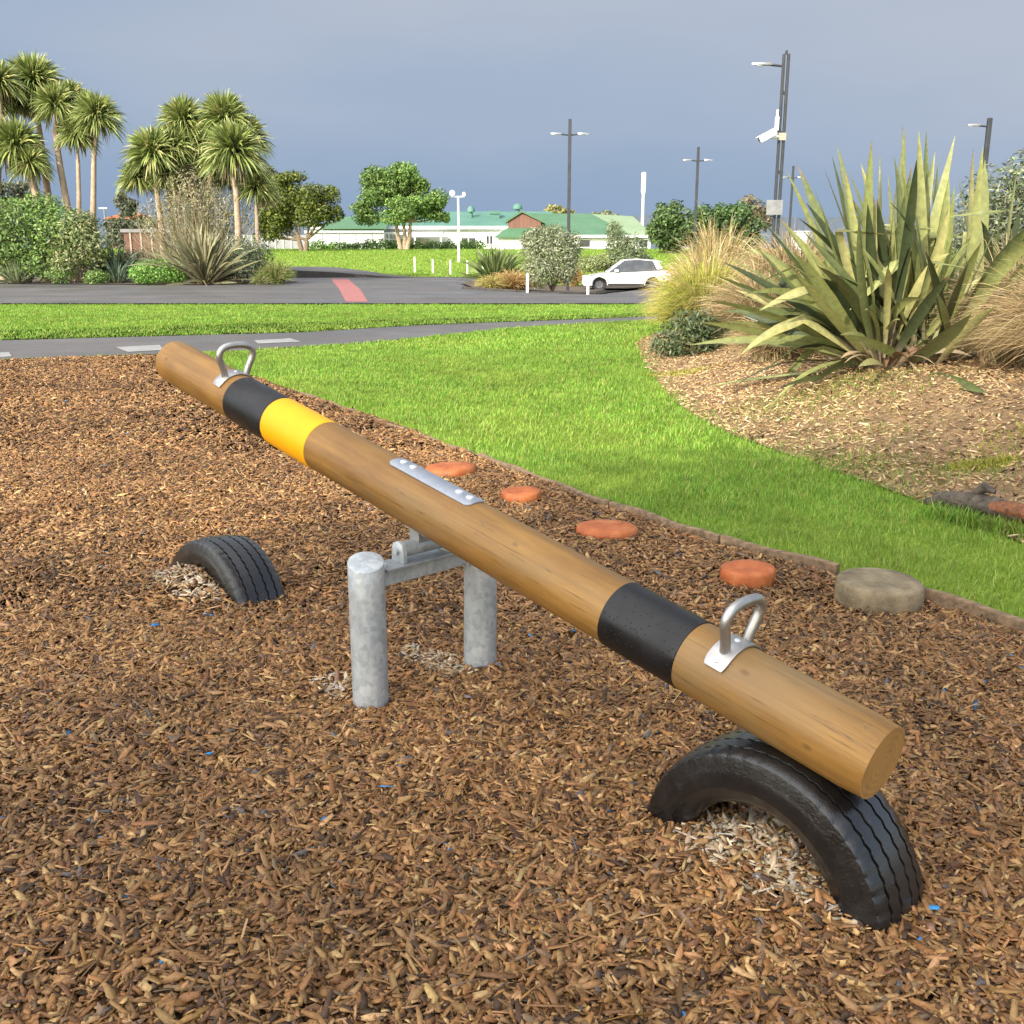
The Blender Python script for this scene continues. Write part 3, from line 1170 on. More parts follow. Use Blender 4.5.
g = 'orange stepping stumps along the timber edging'
stump('orange stepping stump behind the bolt plate of the log, farthest from the grey stump', 451, 466, .178, .055, M['terracotta'], g, 1, rim=.03)
stump('smallest low orange stepping stump, second away from the log', 521, 490.5, .130, .065, M['terracotta'], g, 2, rim=.03)
stump('wide flat orange stepping stump in the middle of the row', 607, 526, .172, .05, M['terracotta'], g, 3, rim=.025)
stump('orange stepping stump with a visible side, nearest to the grey stump', 748, 567, .128, .085, M['terracotta'], g, 4, rim=.016)
stump('weathered grey round wooden stump set into the timber edging', 880, 580, .188, .115, M['greystump'], None, 5, name='wooden_stump', rim=.014, rough=.012)


def board(label, p, q, zt, th, mat, name='edging_board', group='timber boards edging the wood chips', side=0.):
    p = Vector((*p, 0))
    q = Vector((*q, 0))
    d = (q - p)
    L = d.length
    d.normalize()
    nn_ = Vector((-d.y, d.x, 0))
    b = MB()
    st = max(3, int(L / .12))
    vs, fs = [], []
    for i in range(st + 1):
        c = p + d * (L * i / st) + nn_ * side
        zt_ = zt + .006 * math.sin(i * 1.3 + L) + random.uniform(-.003, .003)
        w = th * .5 * (1 + .1 * math.sin(i * .9))
        for s_, z in ((-1, -.1), (1, -.1), (1, zt_ - .005), (.8, zt_), (-.8, zt_ + .001), (-1, zt_ - .005)):
            v = c + nn_ * (w * s_)
            vs.append((v.x, v.y, z))
    for i in range(st):
        for k in range(6):
            fs.append((i * 6 + k, i * 6 + (k + 1) % 6, i * 6 + 6 + (k + 1) % 6, i * 6 + 6 + k))
    fs += [(0, 1, 2, 3, 4, 5), tuple(st * 6 + k for k in (5, 4, 3, 2, 1, 0))]
    b.add(vs, fs)
    return tag(b.build(name, mat, None, smooth=30), label, 'edging board', group)


board('brown weathered edging board between the grey stump and the corner nearest the viewer', (4.0, .97), (1.80, 4.50), .072, .03, M['weather'])
board('weathered edging board between the grey stump and the nearest orange stump', (1.60, 4.80), (1.135, 5.33), .055, .03, M['weather'])
board('grey edging board behind the middle orange stumps', (1.125, 5.342), (.612, 6.155), .048, .028, M['weather'])
board('edging board at the far side of the smallest orange stump', (.606, 6.165), (-.242, 7.725), .036, .028, M['weather'])
board('farthest long edging board hidden behind the log', (-.248, 7.735), (-2.36, 11.41), .022, .028, M['weather'])
board('pale split board lying in front of the brown edging board', (2.25, 3.74), (1.86, 4.33), .04, .03, M['paletimber'], 'split_board', None, side=-.045)

b = MB()
pts = [(2.56, 6.16, .04), (2.63, 6.04, .085), (2.74, 5.87, .10), (2.87, 5.67, .10), (3.01, 5.47, .10), (3.16, 5.26, .10)]
rad = [.02, .05, .062, .06, .065, .06]
b.tube(pts, rad, 14, jitter=.16)
b.tube([(2.72, 5.88, .15), (2.76, 5.83, .21), (2.80, 5.78, .19)], [.02, .032, .015], 7, jitter=.2)
b.tube([(2.7, 5.98, .08), (2.63, 6.06, .11), (2.58, 6.15, .10)], [.012, .014, .006], 6, jitter=.2)
fl = tag(b.build('fallen_log', M['charred'], None, smooth=70), 'dark rotting log lying in the grass at the edge of the mulch bed', 'log')
b = MB()
b.tube([(2.76, 5.80, .095), (2.84, 5.68, .115), (2.97, 5.49, .11), (3.18, 5.20, .10)], [.028, .052, .06, .05], 12, jitter=.18)
o = b.build('split_wood', M['orangewood'], fl, smooth=60)
o['label'] = 'orange exposed wood'

# ================================================================== PLANTS OF THE MOUND


def img_tip(px, py, Y):
    return np.array(atY(px, py, Y))


FLAXC = [(.20, .225, .08), (.27, .29, .11), (.11, .135, .052), (.38, .37, .155), (.49, .45, .21), (.05, .068, .03)]
FLAXW = [.28, .20, .22, .10, .05, .15]


def flax(name, label, base, tips, nrand, lmin, lmax, seed, cols=FLAXC, wts=FLAXW, wid=.10, spread=1.0, group=None, segs=None, basecol=(.36, .28, .22), lean=0., fan=.2, swept=None):
    rg = np.random.default_rng(seed)
    base = np.array(base, float)
    t = thing(name, label, 'flax', base, group=group)
    P2, sag = [], []
    for q in tips:
        P2.append(img_tip(q[0], q[1], base[1] + q[2]))
        sag.append(q[3])
    nt = len(P2)
    if nrand:
        az = rg.uniform(0, 2 * PI, nrand)
        el = np.clip(rg.normal(R(54), R(22), nrand), R(8), R(86))
        az = np.where(rg.random(nrand) < lean, PI + rg.normal(0, .8, nrand), az)
        L = rg.uniform(lmin, lmax, nrand)
        if swept:
            th = np.minimum(rg.normal(R(-34), R(27), nrand), R(rg.uniform(0, 10)))
            dp = rg.normal(0, R(28), nrand)
            sv = np.stack([np.sin(th) * np.cos(dp), np.sin(dp), np.cos(th) * np.cos(dp)], 1)
            el = np.arcsin(np.clip(sv[:, 2], -1, 1))
            az = np.arctan2(sv[:, 1], sv[:, 0])
            L *= 1 - .25 * np.clip(np.abs(th) - .6, 0, 1)
        v = np.stack([np.cos(az) * np.cos(el), np.sin(az) * np.cos(el), np.sin(el)], 1) * L[:, None]
        v[:, 2] -= .12 * L * np.cos(el)
        P2 = np.concatenate([np.array(P2).reshape(-1, 3), base + v * np.array([spread, spread, 1])])
        sag = np.concatenate([sag, rg.uniform(.0, .07, nrand) if swept else rg.uniform(.05, .22, nrand)])
    P2 = np.array(P2)
    sag = np.array(sag)
    n = len(P2)
    root = np.tile(base, (n, 1))
    if swept:        # several fans side by side
        k_ = rg.integers(0, 4, n)
        sh = np.array([0, .28, .62, 1.0])[k_] * swept
        sh[:nt] = np.clip((P2[:nt, 0] - base[0]) * .35, 0, .8) * swept
        root[:, 0] += sh
        root[:, 1] += np.array([0, .25, .1, .3])[k_] * swept
        P2[nt:] += (root - base)[nt:]
    d = P2 - root
    hor = d * np.array([1, 1, 0])
    off = nrm(hor + 1e-6) * rg.uniform(.02, fan, (n, 1)) + rg.normal(0, .15 * fan, (n, 3)) * np.array([1, 1, 0])
    P0 = root + off
    P0[:, 2] = base[2] - .02
    Ln = np.linalg.norm(P2 - P0, axis=1)
    P1 = P0 + (P2 - P0) * .52 + np.stack([np.zeros(n), np.zeros(n), sag * Ln], 1) - nrm(hor + 1e-6) * (sag * Ln * .25)[:, None]
    P1 = P1 + np.cross(d, unit(n)) * rg.normal(0, .05 if swept else .11, (n, 1))
    side = nrm(np.cross(d, np.array([0, -1., .35]) + rg.normal(0, 1.35, (n, 3))))
    W = wid * rg.uniform(.72, 1.2, n) * np.clip(Ln / 1.6, .6, 1.15)
    ci = rg.choice(len(cols), n, p=wts)
    col = np.array(cols)[ci] * rg.uniform(.82, 1.18, (n, 1))
    # a few brown or broken tips
    V, Q, P = ribbons(P0, P1, P2, W, side, np.array([.34, .44, .6, .78, .93, 1.02, 1.04, 1, .9, .7, .4, .03]), .28, col, basecol, None)
    V = V.reshape(n, 12, 3, 3)
    kk = np.where(rg.random(n) < .4, rg.uniform(.05, .4, n), 0.)
    tt_ = np.clip((np.linspace(0, 1, 12) - rg.uniform(.5, .75, n)[:, None]), 0, 1)
    V[..., 2] -= (kk[:, None] * tt_ ** 1.6 * 1.6 * np.clip(Ln, .5, 2.5)[:, None] * .6)[:, :, None]
    if swept:        # blades creased and folded over by the wind
        for i in np.nonzero(rg.random(n) < .14)[0]:
            J = int(rg.integers(5, 9))
            c0_ = V[i, J, 1].copy()
            t0_ = V[i, J, 1] - V[i, J - 1, 1]
            t0_ = t0_ / (np.linalg.norm(t0_) + 1e-9)
            nd = np.array([rg.choice([-1., 1.]) * rg.uniform(.5, 1), rg.uniform(-.5, .3), rg.uniform(-.75, .1)])
            q_ = Vector(t0_).rotation_difference(Vector(nd).normalized()).to_matrix()
            V[i, J + 1:] = (V[i, J + 1:] - c0_) @ np.array(q_).T + c0_
    V = V.reshape(-1, 3)
    P = P.reshape(n, 12, 3, 3)
    brown = rg.random(n) < .2
    P[brown, 11:] = np.array([.22, .15, .08])
    P[:, :, 0] *= np.array([.72, .70, .66])      # the leaf's own rusty margin
    P[:, :, 2] *= np.array([1.12, 1.06, .95])
    np_mesh('leaves', V, Q, M['strap'], P.reshape(-1, 3), t, smooth=True)
    # dead leaves and the fan bases at the foot
    m = max(6, n // 7)
    az = rg.uniform(0, 2 * PI, m)
    L = rg.uniform(.3, .8, m) * lmax / 2.4
    Q0 = np.tile(base, (m, 1)) + np.stack([np.cos(az) * .12, np.sin(az) * .12, np.zeros(m)], 1)
    Q2 = base + np.stack([np.cos(az) * L, np.sin(az) * L, rg.uniform(.0, .18, m)], 1)
    Q1 = (Q0 + Q2) / 2 + np.array([0, 0, .22])
    V, Q, P = ribbons(Q0, Q1, Q2, wid * .8 * rg.uniform(.5, 1, m), unit(m), STRAP, .3, palette(m, [(.26, .18, .10), (.2, .12, .065), (.34, .27, .17)]))
    np_mesh('dead_leaves', V, Q, M['straw'], P, t, smooth=True)
    return t


fb = hit(884, 368)
fbase = (fb.x, fb.y, fb.z)
TIPS = [  # px, py, depth offset, arch
    (698, 322, -.15, .10), (722, 292, .2, .08), (733, 378, -.45, .20), (770, 399, -.75, .26), (795, 403, -.85, .30), (742, 345, -.3, .17),
    (738, 262, .1, .06), (760, 238, .3, .05), (752, 208, .5, .05), (772, 200, .2, .04), (798, 166, .4, .04), (815, 190, 0, .03),
    (832, 152, .3, .02), (838, 133, .2, .02), (845, 170, -.2, .02), (822, 210, -.4, .04), (860, 116, .1, .03), (872, 140, -.2, .02),
    (880, 150, .3, .02), (905, 131, .3, -.02), (920, 132, .1, -.03), (935, 152, .4, -.03), (955, 136, .2, -.03), (912, 165, -.3, .0),
    (900, 180, .5, .0), (930, 200, .2, -.02), (946, 142, .5, -.03), (948, 208, -.5, .02), (975, 230, -.3, .05), (970, 290, -.4, .12), (960, 330, -.6, .2),
    (943, 275, -.5, .12), (910, 245, -.5, .18), (950, 248, -.7, .22), (888, 262, -.9, .25), (865, 310, -.9, .3), (840, 335, -.8, .3), (900, 320, -.7, .3),
    (812, 262, -.6, .12), (790, 285, -.5, .12), (780, 310, -.5, .16), (805, 240, .5, .06), (765, 268, .4, .08), (720, 322, .5, .14), (868, 200, -.5, .05),
    (690, 345, -.1, .16), (705, 300, -.4, .12), (775, 300, -.9, .2), (745, 280, -.5, .1),
    (830, 280, -1.0, .2), (765, 225, -.3, .06), (780, 250, -.6, .1), (938, 318, -.9, .3), (985, 262, -.2, .1), (968, 248, .2, .06), (858, 228, -.7, .08), (893, 212, -.6, .05), (925, 300, -.8, .28), (760, 370, -.6, .22), (785, 222, -.1, .05), (890, 170, 0, .0), (848, 190, .5, .02)]
flax('flax_plant', 'large broad leaved flax with olive and yellow leaves on the mulch mound', fbase, TIPS, 105, 1.75, 2.5, 3, wid=.092, lean=0., fan=.13, swept=.8)
fb2 = Vector((5.15, 11.3, 0))
fb2.z = zz(fb2.x, fb2.y)
flax('flax_plant', 'smaller flax with tall yellow leaves behind the tussock at the right edge', fb2,
     [(974, 140, -.2, .0), (985, 160, .2, .0), (1010, 250, -.6, .05), (1022, 200, -.2, .0), (1000, 222, -.5, .1), (958, 178, .3, .02), (940, 240, -.4, .06), (930, 160, .2, .03), (1018, 160, .2, 0)], 14, 1.3, 2.0, 5, wid=.11)


def tussock(name, label, loc, rad, hgt, n, cols, wts=None, wid=.006, seed=0, arch=.45, cat='tussock', group=None, mat='straw', rootr=.16, flat=None):
    loc = np.array(loc, float)
    t = thing(name, label, cat, loc, group=group)
    az = RNG.uniform(0, 2 * PI, n)
    rr = rad * np.sqrt(RNG.uniform(.02, 1.2, n))
    top = hgt * RNG.uniform(.45, 1.1, n) * (1 - .35 * (rr / rad) ** 2)
    r0 = np.sqrt(RNG.random(n)) * rootr
    az0 = az + RNG.normal(0, .5, n)
    P0 = loc + np.stack([np.cos(az0) * r0, np.sin(az0) * r0, -.02 * np.ones(n)], 1)
    P1 = loc + np.stack([np.cos(az) * rr * .38, np.sin(az) * rr * .38, top * 1.05], 1)
    drop = RNG.beta(2, 2, n) * arch * 2
    P2 = loc + np.stack([np.cos(az) * rr, np.sin(az) * rr, np.maximum(top * (1.15 - drop), .03)], 1) + RNG.normal(0, .06, (n, 3)) * rad
    side = unit(n)
    c = palette(n, cols, .22, wts)
    V, Q, P = ribbons(P0, P1, P2, wid * RNG.uniform(.6, 1.4, n), side, np.array([.8, 1, .95, .7, .35, .05]), 0, c)
    P_ = P.reshape(n, -1, 3)
    np_mesh('blades', V, Q, M[mat], P_.reshape(-1, 3), t)
    return t


def at_ground(px, py):
    p = hit(px, py)
    return (p.x, p.y, p.z)


GOLD = [(.42, .30, .14), (.50, .39, .20), (.32, .23, .09), (.24, .21, .07), (.56, .47, .28)]
YGR = [(.38, .36, .06), (.46, .42, .09), (.28, .31, .05), (.48, .39, .16), (.20, .24, .05)]
TAN = [(.44, .32, .17), (.52, .41, .25), (.34, .25, .13), (.26, .19, .09), (.20, .17, .07)]
# right hand tussocks
tussock('tussock_grass', 'big golden brown tussock spilling over the mulch at the right edge of the photo', (5.15, 9.3, zz(5.15, 9.3)), 1.12, 1.3, 6800, TAN, [.3, .2, .2, .15, .15], .008, arch=.5, rootr=.3)
tussock('tussock_grass', 'shaggy tan tussock behind the big one, right of the flax foot', (5.0, 10.3, zz(5.0, 10.3)), .9, 1.25, 3400, TAN, None, .008, rootr=.3)
# left hand tussocks
tussock('tussock_grass', 'yellow green tussock grass at the near left end of the mound', (3.08, 16.6, zz(3.08, 16.6)), .98, 1.35, 4600, YGR, None, .013, rootr=.35)
tussock('tussock_grass', 'straw coloured tussock leaning over the lawn edge beside the car', (3.45, 19.0, zz(3.45, 19)), 1.1, 1.6, 4000, GOLD, None, .014, rootr=.4)
tussock('tussock_grass', 'tall feathery pale tussock directly in front of the rear of the car', (4.0, 20.6, zz(4.0, 20.6)), 1.05, 2.1, 3000, GOLD, None, .014, rootr=.4, arch=.3)
tussock('tussock_grass', 'dry brown tussock between the yellow tussock and the flax', (3.7, 15.2, zz(3.7, 15.2)), 1.05, 1.05, 3400, TAN, None, .012, rootr=.4)
tussock('tussock_grass', 'pale brown tussock behind the left leaves of the flax', (4.7, 17.5, zz(4.7, 17.5)), 1.3, 1.5, 3000, TAN, None, .014, rootr=.4, arch=.35)
tussock('tussock_grass', 'shadowed dry tussock under the lower left leaves of the flax', (3.25, 12.6, zz(3.25, 12.6)), .72, .62, 2600, TAN, None, .010, rootr=.3)


def shrub(name, label, clumps, n, ll, lw, cols, wts=None, cat='shrub', stems=True, group=None, up=.35, shell=.55, mat='leaf', stemmat='bark', base=None, stem_r=.03):
    cl = np.array([c[:3] for c in clumps])
    rd = np.array([(c[3], c[3] if len(c) < 6 else c[5], c[4] if len(c) > 4 else c[3]) for c in clumps])
    b0 = base if base is not None else (cl[:, 0].mean(), cl[:, 1].mean(), zz(cl[:, 0].mean(), cl[:, 1].mean()))
    t = thing(name, label, cat, b0, group=group)
    V, Q, P = leafcloud(cl, rd, n, ll, lw, cols, up=up, shell=shell, weights=wts)
    np_mesh('foliage', V, Q, M[mat], P, t)
    if stems:
        b = MB()
        for c in clumps:
            e = Vector(c[:3])
            s = Vector(b0)
            m = (s + e) / 2 + Vector((random.uniform(-.1, .1) * c[3], random.uniform(-.1, .1) * c[3], .12 * c[3]))
            b.tube([s - Vector((0, 0, .1)), m, e], [stem_r, stem_r * .7, stem_r * .3], 6)
        b.build('stem', M[stemmat], t, smooth=60)
    return t


p = hit(692, 358)
shrub('low_shrub', 'small dark green leafy shrub at the foot of the yellow tussock', [(p.x, p.y + .3, p.z + .3, .48, .42), (p.x + .45, p.y + .5, p.z + .22, .4, .3), (p.x + .15, p.y + .2, p.z + .42, .3, .22), (p.x - .3, p.y + .4, p.z + .15, .28, .2)],
      3400, .085, .028, [(.08, .12, .045), (.12, .16, .065), (.16, .19, .09), (.05, .075, .03)], stem_r=.012)
# grey leaved bush behind the flax
shrub('olive_bush', 'grey green small leaved bush behind the flax under the rightmost lamp', [(7.6, 17.2, 1.6, .9), (8.4, 17.0, 1.9, .9), (9.2, 17.4, 1.8, .95), (8.0, 17.6, 2.3, .65), (8.9, 17.2, 2.45, .6), (9.9, 17.0, 1.7, .8), (7.0, 17, 1.2, .6), (8.2, 17, 2.7, .45), (9.4, 17.2, 2.75, .5), (9.0, 16.8, 1.2, .9)],
      22000, .11, .034, [(.13, .16, .08), (.19, .22, .12), (.08, .105, .05), (.26, .27, .17)], up=.5)

# ================================================================== LEFT PLANTING


def head_leaves(ctr, rad, n, wid, cols, wts=None):
    """a rosette of strap leaves, drooping underneath"""
    u = unit(n)
    u[:, 2] = np.where(u[:, 2] < -.55, -u[:, 2], u[:, 2])
    u = nrm(u + np.array([0, 0, .12]))
    L = rad * RNG.uniform(.78, 1.12, n)
    ctr = np.array(ctr, float)
    P0 = ctr + u * rad * .06
    P1 = ctr + u * (L * .6)[:, None] + np.array([0, 0, .10]) * rad
    P2 = ctr + u * L[:, None] - np.array([0, 0, 1]) * (L * (.12 + .38 * (1 - np.abs(u[:, 2]))) * RNG.uniform(.3, 1.3, n))[:, None]
    side = nrm(np.cross(u, unit(n)))
    c = palette(n, cols, .2, wts)
    return ribbons(P0, P1, P2, wid * RNG.uniform(.7, 1.2, n), side, np.array([.6, 1, .95, .6, .05]), .2, c)


CABC = [(.20, .25, .065), (.28, .33, .09), (.12, .16, .045), (.37, .39, .14), (.44, .42, .18)]
CABW = [.3, .26, .22, .14, .08]


gA = 'cabbage trees at the left end of the planting bed'
gB = 'cabbage trees in the middle of the planting bed'


def cabbage_tree(label, trunk_px, heads, Y, tr=.16, cols=CABC, group=None, n=210):
    """trunk_px: [(px,py)...] from foot to neck; heads: [(px, py, radius px, dY)]"""
    foot = atY(*trunk_px[0], Y)
    fz = zz(foot.x, Y)
    t = thing('cabbage_tree', label, 'cabbage tree', (foot.x, Y, fz), group=group)
    b = MB()
    pts = [Vector((foot.x, Y, fz - .1))] + [atY(q[0], q[1], Y) for q in trunk_px]
    pts = [pts[0]] + [q for q in pts[1:] if q.z > fz + .2]
    b.tube(pts, [tr * (1.25 - .5 * i / max(len(pts) - 1, 1)) for i in range(len(pts))], 10, jitter=.08)
    neck = pts[-1]
    for h in heads:
        e = atY(h[0], h[1], Y + h[3])
        if (e - neck).length > .25:
            m = (neck + e) / 2 + Vector((0, 0, -.12))
            b.tube([neck - Vector((0, 0, .25)), m, e], [tr * .7, tr * .55, tr * .5], 8, jitter=.08)
    b.build('trunk', M['palebark'], t, smooth=60)
    pp = []
    for h in heads:
        e = atY(h[0], h[1], Y + h[3])
        rad = h[2] / F * Y * (1.12 if group == gA else 1.4)
        pp.append(head_leaves(e, rad, int(3.0 * n * (rad / 1.5) ** 1.1) + 120, .10 * max(rad / 1.5, .7), cols, CABW))
        # skirt of dead leaves under the head
        k = 40
        az = RNG.uniform(0, 2 * PI, k)
        q0 = np.array(e) + np.stack([np.cos(az) * .08, np.sin(az) * .08, np.zeros(k)], 1)
        q2 = np.array(e) + np.stack([np.cos(az) * rad * .35, np.sin(az) * rad * .35, -rad * RNG.uniform(.5, .95, k)], 1)
        q1 = np.array(e) + np.stack([np.cos(az) * rad * .4, np.sin(az) * rad * .4, -rad * .1 * np.ones(k)], 1)
        pp.append(ribbons(q0, q1, q2, np.full(k, .06), unit(k), np.array([.6, 1, .95, .6, .05]), .2, palette(k, [(.30, .23, .13), (.22, .17, .09), (.2, .2, .08)])))
    V, Q, P = join(*pp)
    np_mesh('crown', V, Q, M['strap'], P, t)
    return t


cabbage_tree('tallest cabbage tree on the left, with the biggest round head', [(52, 215), (47, 190), (42, 150), (37, 115)], [(34, 86, 29, 0), (22, 104, 22, .6)], 52.7, .17, group=gA)
cabbage_tree('leaning cabbage tree just right of the tallest one', [(70, 220), (66, 200), (60, 165), (55, 130)], [(56, 108, 23, 0), (72, 98, 17, .8)], 51.7, .17, group=gA)
cabbage_tree('cabbage tree with a slim dark trunk, rightmost of the left group', [(93, 226), (93.5, 195), (94, 150)], [(97, 120, 25, 0), (88, 108, 16, .7)], 51.4, .15, group=gA)
cabbage_tree('short headed cabbage tree between the leaning one and the rightmost of the left group', [(79, 222), (79, 195), (78, 160)], [(76, 136, 20, 0)], 51.5, .12, group=gA)
cabbage_tree('low leafy cabbage tree cut by the left edge, hanging below the tall heads', [(38, 215), (36, 195), (30, 170)], [(16, 150, 29, 0), (30, 166, 20, -.4)], 51.0, .2, group=gA)
cabbage_tree('cabbage tree whose head is cut off by the left edge of the photo', [(-4, 220), (-2, 180), (0, 120)], [(0, 84, 22, 0), (-12, 100, 22, .5)], 51, .16, group=gA)
cabbage_tree('cabbage tree with an upright tuft on a bare neck, left top of the middle group', [(196, 225), (193, 190), (188, 160), (186, 140)], [(184, 125, 21, 0), (190, 148, 15, .5)], 51.5, .15, group=gB)
cabbage_tree('cabbage tree with two pale heads at the top right of the middle group', [(206, 230), (208, 190), (213, 165), (219, 140)], [(225, 122, 22, 0), (203, 145, 18, .4), (247, 140, 19, .6), (216, 160, 17, .2)], 51, .15, group=gB)
cabbage_tree('cabbage tree with a wide starry head facing the road, right of the middle group', [(239, 262), (238, 225), (236, 190), (232, 175)], [(234, 155, 25, 0)], 49, .15, group=gB)
cabbage_tree('dark headed cabbage tree at the left side of the middle group', [(163, 245), (160, 215), (155, 180)], [(153, 157, 22, 0), (138, 180, 16, .3), (174, 150, 19, .6), (165, 178, 15, .2)], 50.2, .14, group=gB)
cabbage_tree('small slender cabbage tree at the right end of the middle group', [(258, 250), (257, 225), (256, 203)], [(256, 189, 17, 0), (268, 197, 10, .3)], 49.6, .10, group=gB)
cabbage_tree('cabbage tree half hidden in the bare twiggy bush', [(178, 246), (172, 215), (168, 195)], [(198, 168, 18, .2), (176, 178, 16, 0), (186, 190, 15, .5), (222, 178, 16, .3)], 52, .13, group=gB)


def Yc(px, py, Y, r, ry=None):
    p = atY(px, py, Y)
    k = Y / F
    return (p.x, Y, p.z, r * k, (ry or r) * k)


# bare twiggy bush
t = thing('twiggy_bush', 'bare straw coloured twiggy bush among the cabbage trees', 'bush', (atY(190, 240, 48.8).x, 48.8, 0))
b = MB()
ctr = atY(192, 250, 48.8)
vs = []
n = 900
az = RNG.uniform(0, 2 * PI, n)
e = np.stack([RNG.normal(0, 1.15, n), RNG.normal(0, .7, n), RNG.uniform(.5, 1.0, n)], 1)
c0 = np.array([ctr.x - .2, 50.2, .1])
P0 = c0 + RNG.normal(0, .75, (n, 3)) * np.array([1, .6, 0])
P2 = P0 + e * np.array([1.15, 1.15, 0]) + np.stack([np.zeros(n), np.zeros(n), 4.9 * (e[:, 2] - .13 * np.abs(e[:, 0]))], 1)
P1 = (P0 + P2) / 2 + RNG.normal(0, .45, (n, 3))
V, Q, P = ribbons(P0, P1, P2, RNG.uniform(.015, .04, n), unit(n), np.array([1, .9, .8, .6, .3]), 0, palette(n, [(.30, .25, .16), (.24, .20, .12), (.38, .33, .22), (.25, .26, .12)]))
V2, Q2, P2_ = leafcloud([(ctr.x, 50.2, 3.6), (ctr.x - 1.5, 50.2, 2.9), (ctr.x + 1.4, 50.2, 3.2), (ctr.x - .4, 50.2, 4.3)], [(1.5, 1, 1.2)] * 4, 6500, .16, .05, [(.36, .33, .2), (.28, .28, .13), (.44, .4, .27)])
np_mesh('twigs', *join((V, Q, P), (V2, Q2, P2_))[:2], M['straw'], np.concatenate([P, P2_]), t)

LG = [(.11, .20, .04), (.17, .27, .055), (.06, .11, .025), (.22, .30, .085)]
shrub('leafy_shrub', 'large bright green shrub below the tall cabbage trees at the left edge', [Yc(-6, 232, 49, 30, 28), Yc(28, 222, 49.2, 34, 20), Yc(55, 230, 48.9, 32, 26), Yc(15, 245, 48.4, 28, 20), Yc(38, 262, 48.3, 24, 18), Yc(6, 264, 48.3, 18, 14), Yc(40, 205, 50, 22, 12), Yc(10, 208, 50, 20, 12)], 11000, .2, .09, LG)
shrub('leafy_shrub', 'pale mottled shrub standing at the road side, right of the large bright green shrub', [Yc(75, 238, 48.6, 24, 24), Yc(92, 250, 48.3, 18, 20), Yc(66, 262, 48.0, 18, 14), Yc(84, 222, 49, 16, 12)], 4600, .18, .08, [(.20, .22, .09), (.13, .18, .05), (.28, .28, .14), (.09, .13, .04)])
DKF = [(.07, .115, .07), (.10, .15, .095), (.05, .08, .05), (.14, .18, .12)]
EV = [.35, .3, .2, .15]


def flaxY(label, px, py, Y, n, l0, l1, cols, wts, wid, seed, spread=1.1, basecol=(.16, .16, .1), name='flax_plant', group='small flax plants in the planting beds'):
    p = atY(px, py, Y)
    return flax(name, label, (p.x, Y, float(terr(p.x, Y))), [], n, l0, l1, seed, cols, wts, wid, spread, group, basecol=basecol)


flaxY('dark blue green flax right of the mottled shrub', 112, 262, 49.5, 90, 1.1, 2.3, DKF, EV, .09, 21)
flaxY('low grey green flax at the road edge by the left edge of the photo', 17, 281, 47.9, 90, .8, 1.7, [(.16, .2, .1), (.22, .26, .14), (.11, .15, .07), (.28, .29, .17)], EV, .075, 22)
flaxY('low dark flax at the road edge between the mottled shrub and the green mound', 117, 281, 48.0, 80, .7, 1.4, DKF, EV, .07, 23)
flaxY('bronze green flax with arching leaves behind the green mound', 205, 284, 47.6, 260, 1.5, 2.9, [(.16, .16, .085), (.23, .225, .125), (.09, .09, .045), (.34, .31, .20)], EV, .095, 24, 1.35)
shrub('ground_cover_shrub', 'small lime green ground cover plant left of the low dark flax', [Yc(96, 277, 47.6, 13, 8), Yc(60, 275, 47.7, 14, 9)], 1500, .13, .06, LG, stem_r=.015)
shrub('mound_shrub', 'dense bright green dome shaped shrub at the road edge', [Yc(158, 272, 47.3, 27, 13), Yc(145, 275, 47.1, 15, 9), Yc(172, 275, 47.1, 15, 9)], 4200, .12, .07, [(.10, .22, .03), (.14, .28, .045), (.19, .32, .07)], shell=.8, stem_r=.015)
shrub('grey_shrub', 'grey green shrub right of the bronze flax', [Yc(246, 262, 47.8, 18, 18), Yc(258, 256, 48.4, 18, 17), Yc(240, 248, 49, 14, 14)], 3200, .16, .05, [(.11, .15, .08), (.16, .19, .11), (.08, .11, .055)])
q = atY(276, 284, 47.8)
tussock('tussock_grass', 'green yellow tussock at the right end of the left planting bed', (q.x, 47.8, 0), .95, 1.25, 1500, [(.20, .26, .06), (.28, .31, .10), (.14, .2, .05), (.36, .33, .16)], None, .03, rootr=.4)
q = atY(262, 284, 47.3)
tussock('tussock_grass', 'low straw tussock in front of the grey shrub', (q.x, 47.3, 0), .6, .6, 700, [(.30, .32, .12), (.38, .36, .18), (.2, .25, .08)], None, .028, rootr=.3)
shrub('dark_shrub', 'dark olive shrub behind the bench wall', [Yc(140, 262, 51, 26, 12), Yc(120, 262, 50.5, 22, 12), Yc(160, 258, 51, 16, 10)], 2600, .2, .07, [(.08, .10, .05), (.12, .14, .07), (.16, .15, .09)])
shrub('grey_shrub', 'grey green shrub below the orange red roof, seen between the two groups of cabbage trees', [Yc(112, 226, 66, 9, 8), Yc(124, 224, 66, 10, 7), Yc(138, 225, 66, 9, 6), Yc(118, 238, 66, 14, 10), Yc(152, 224, 66, 9, 6)], 2600, .25, .09, [(.11, .14, .07), (.15, .17, .10), (.08, .10, .05)])
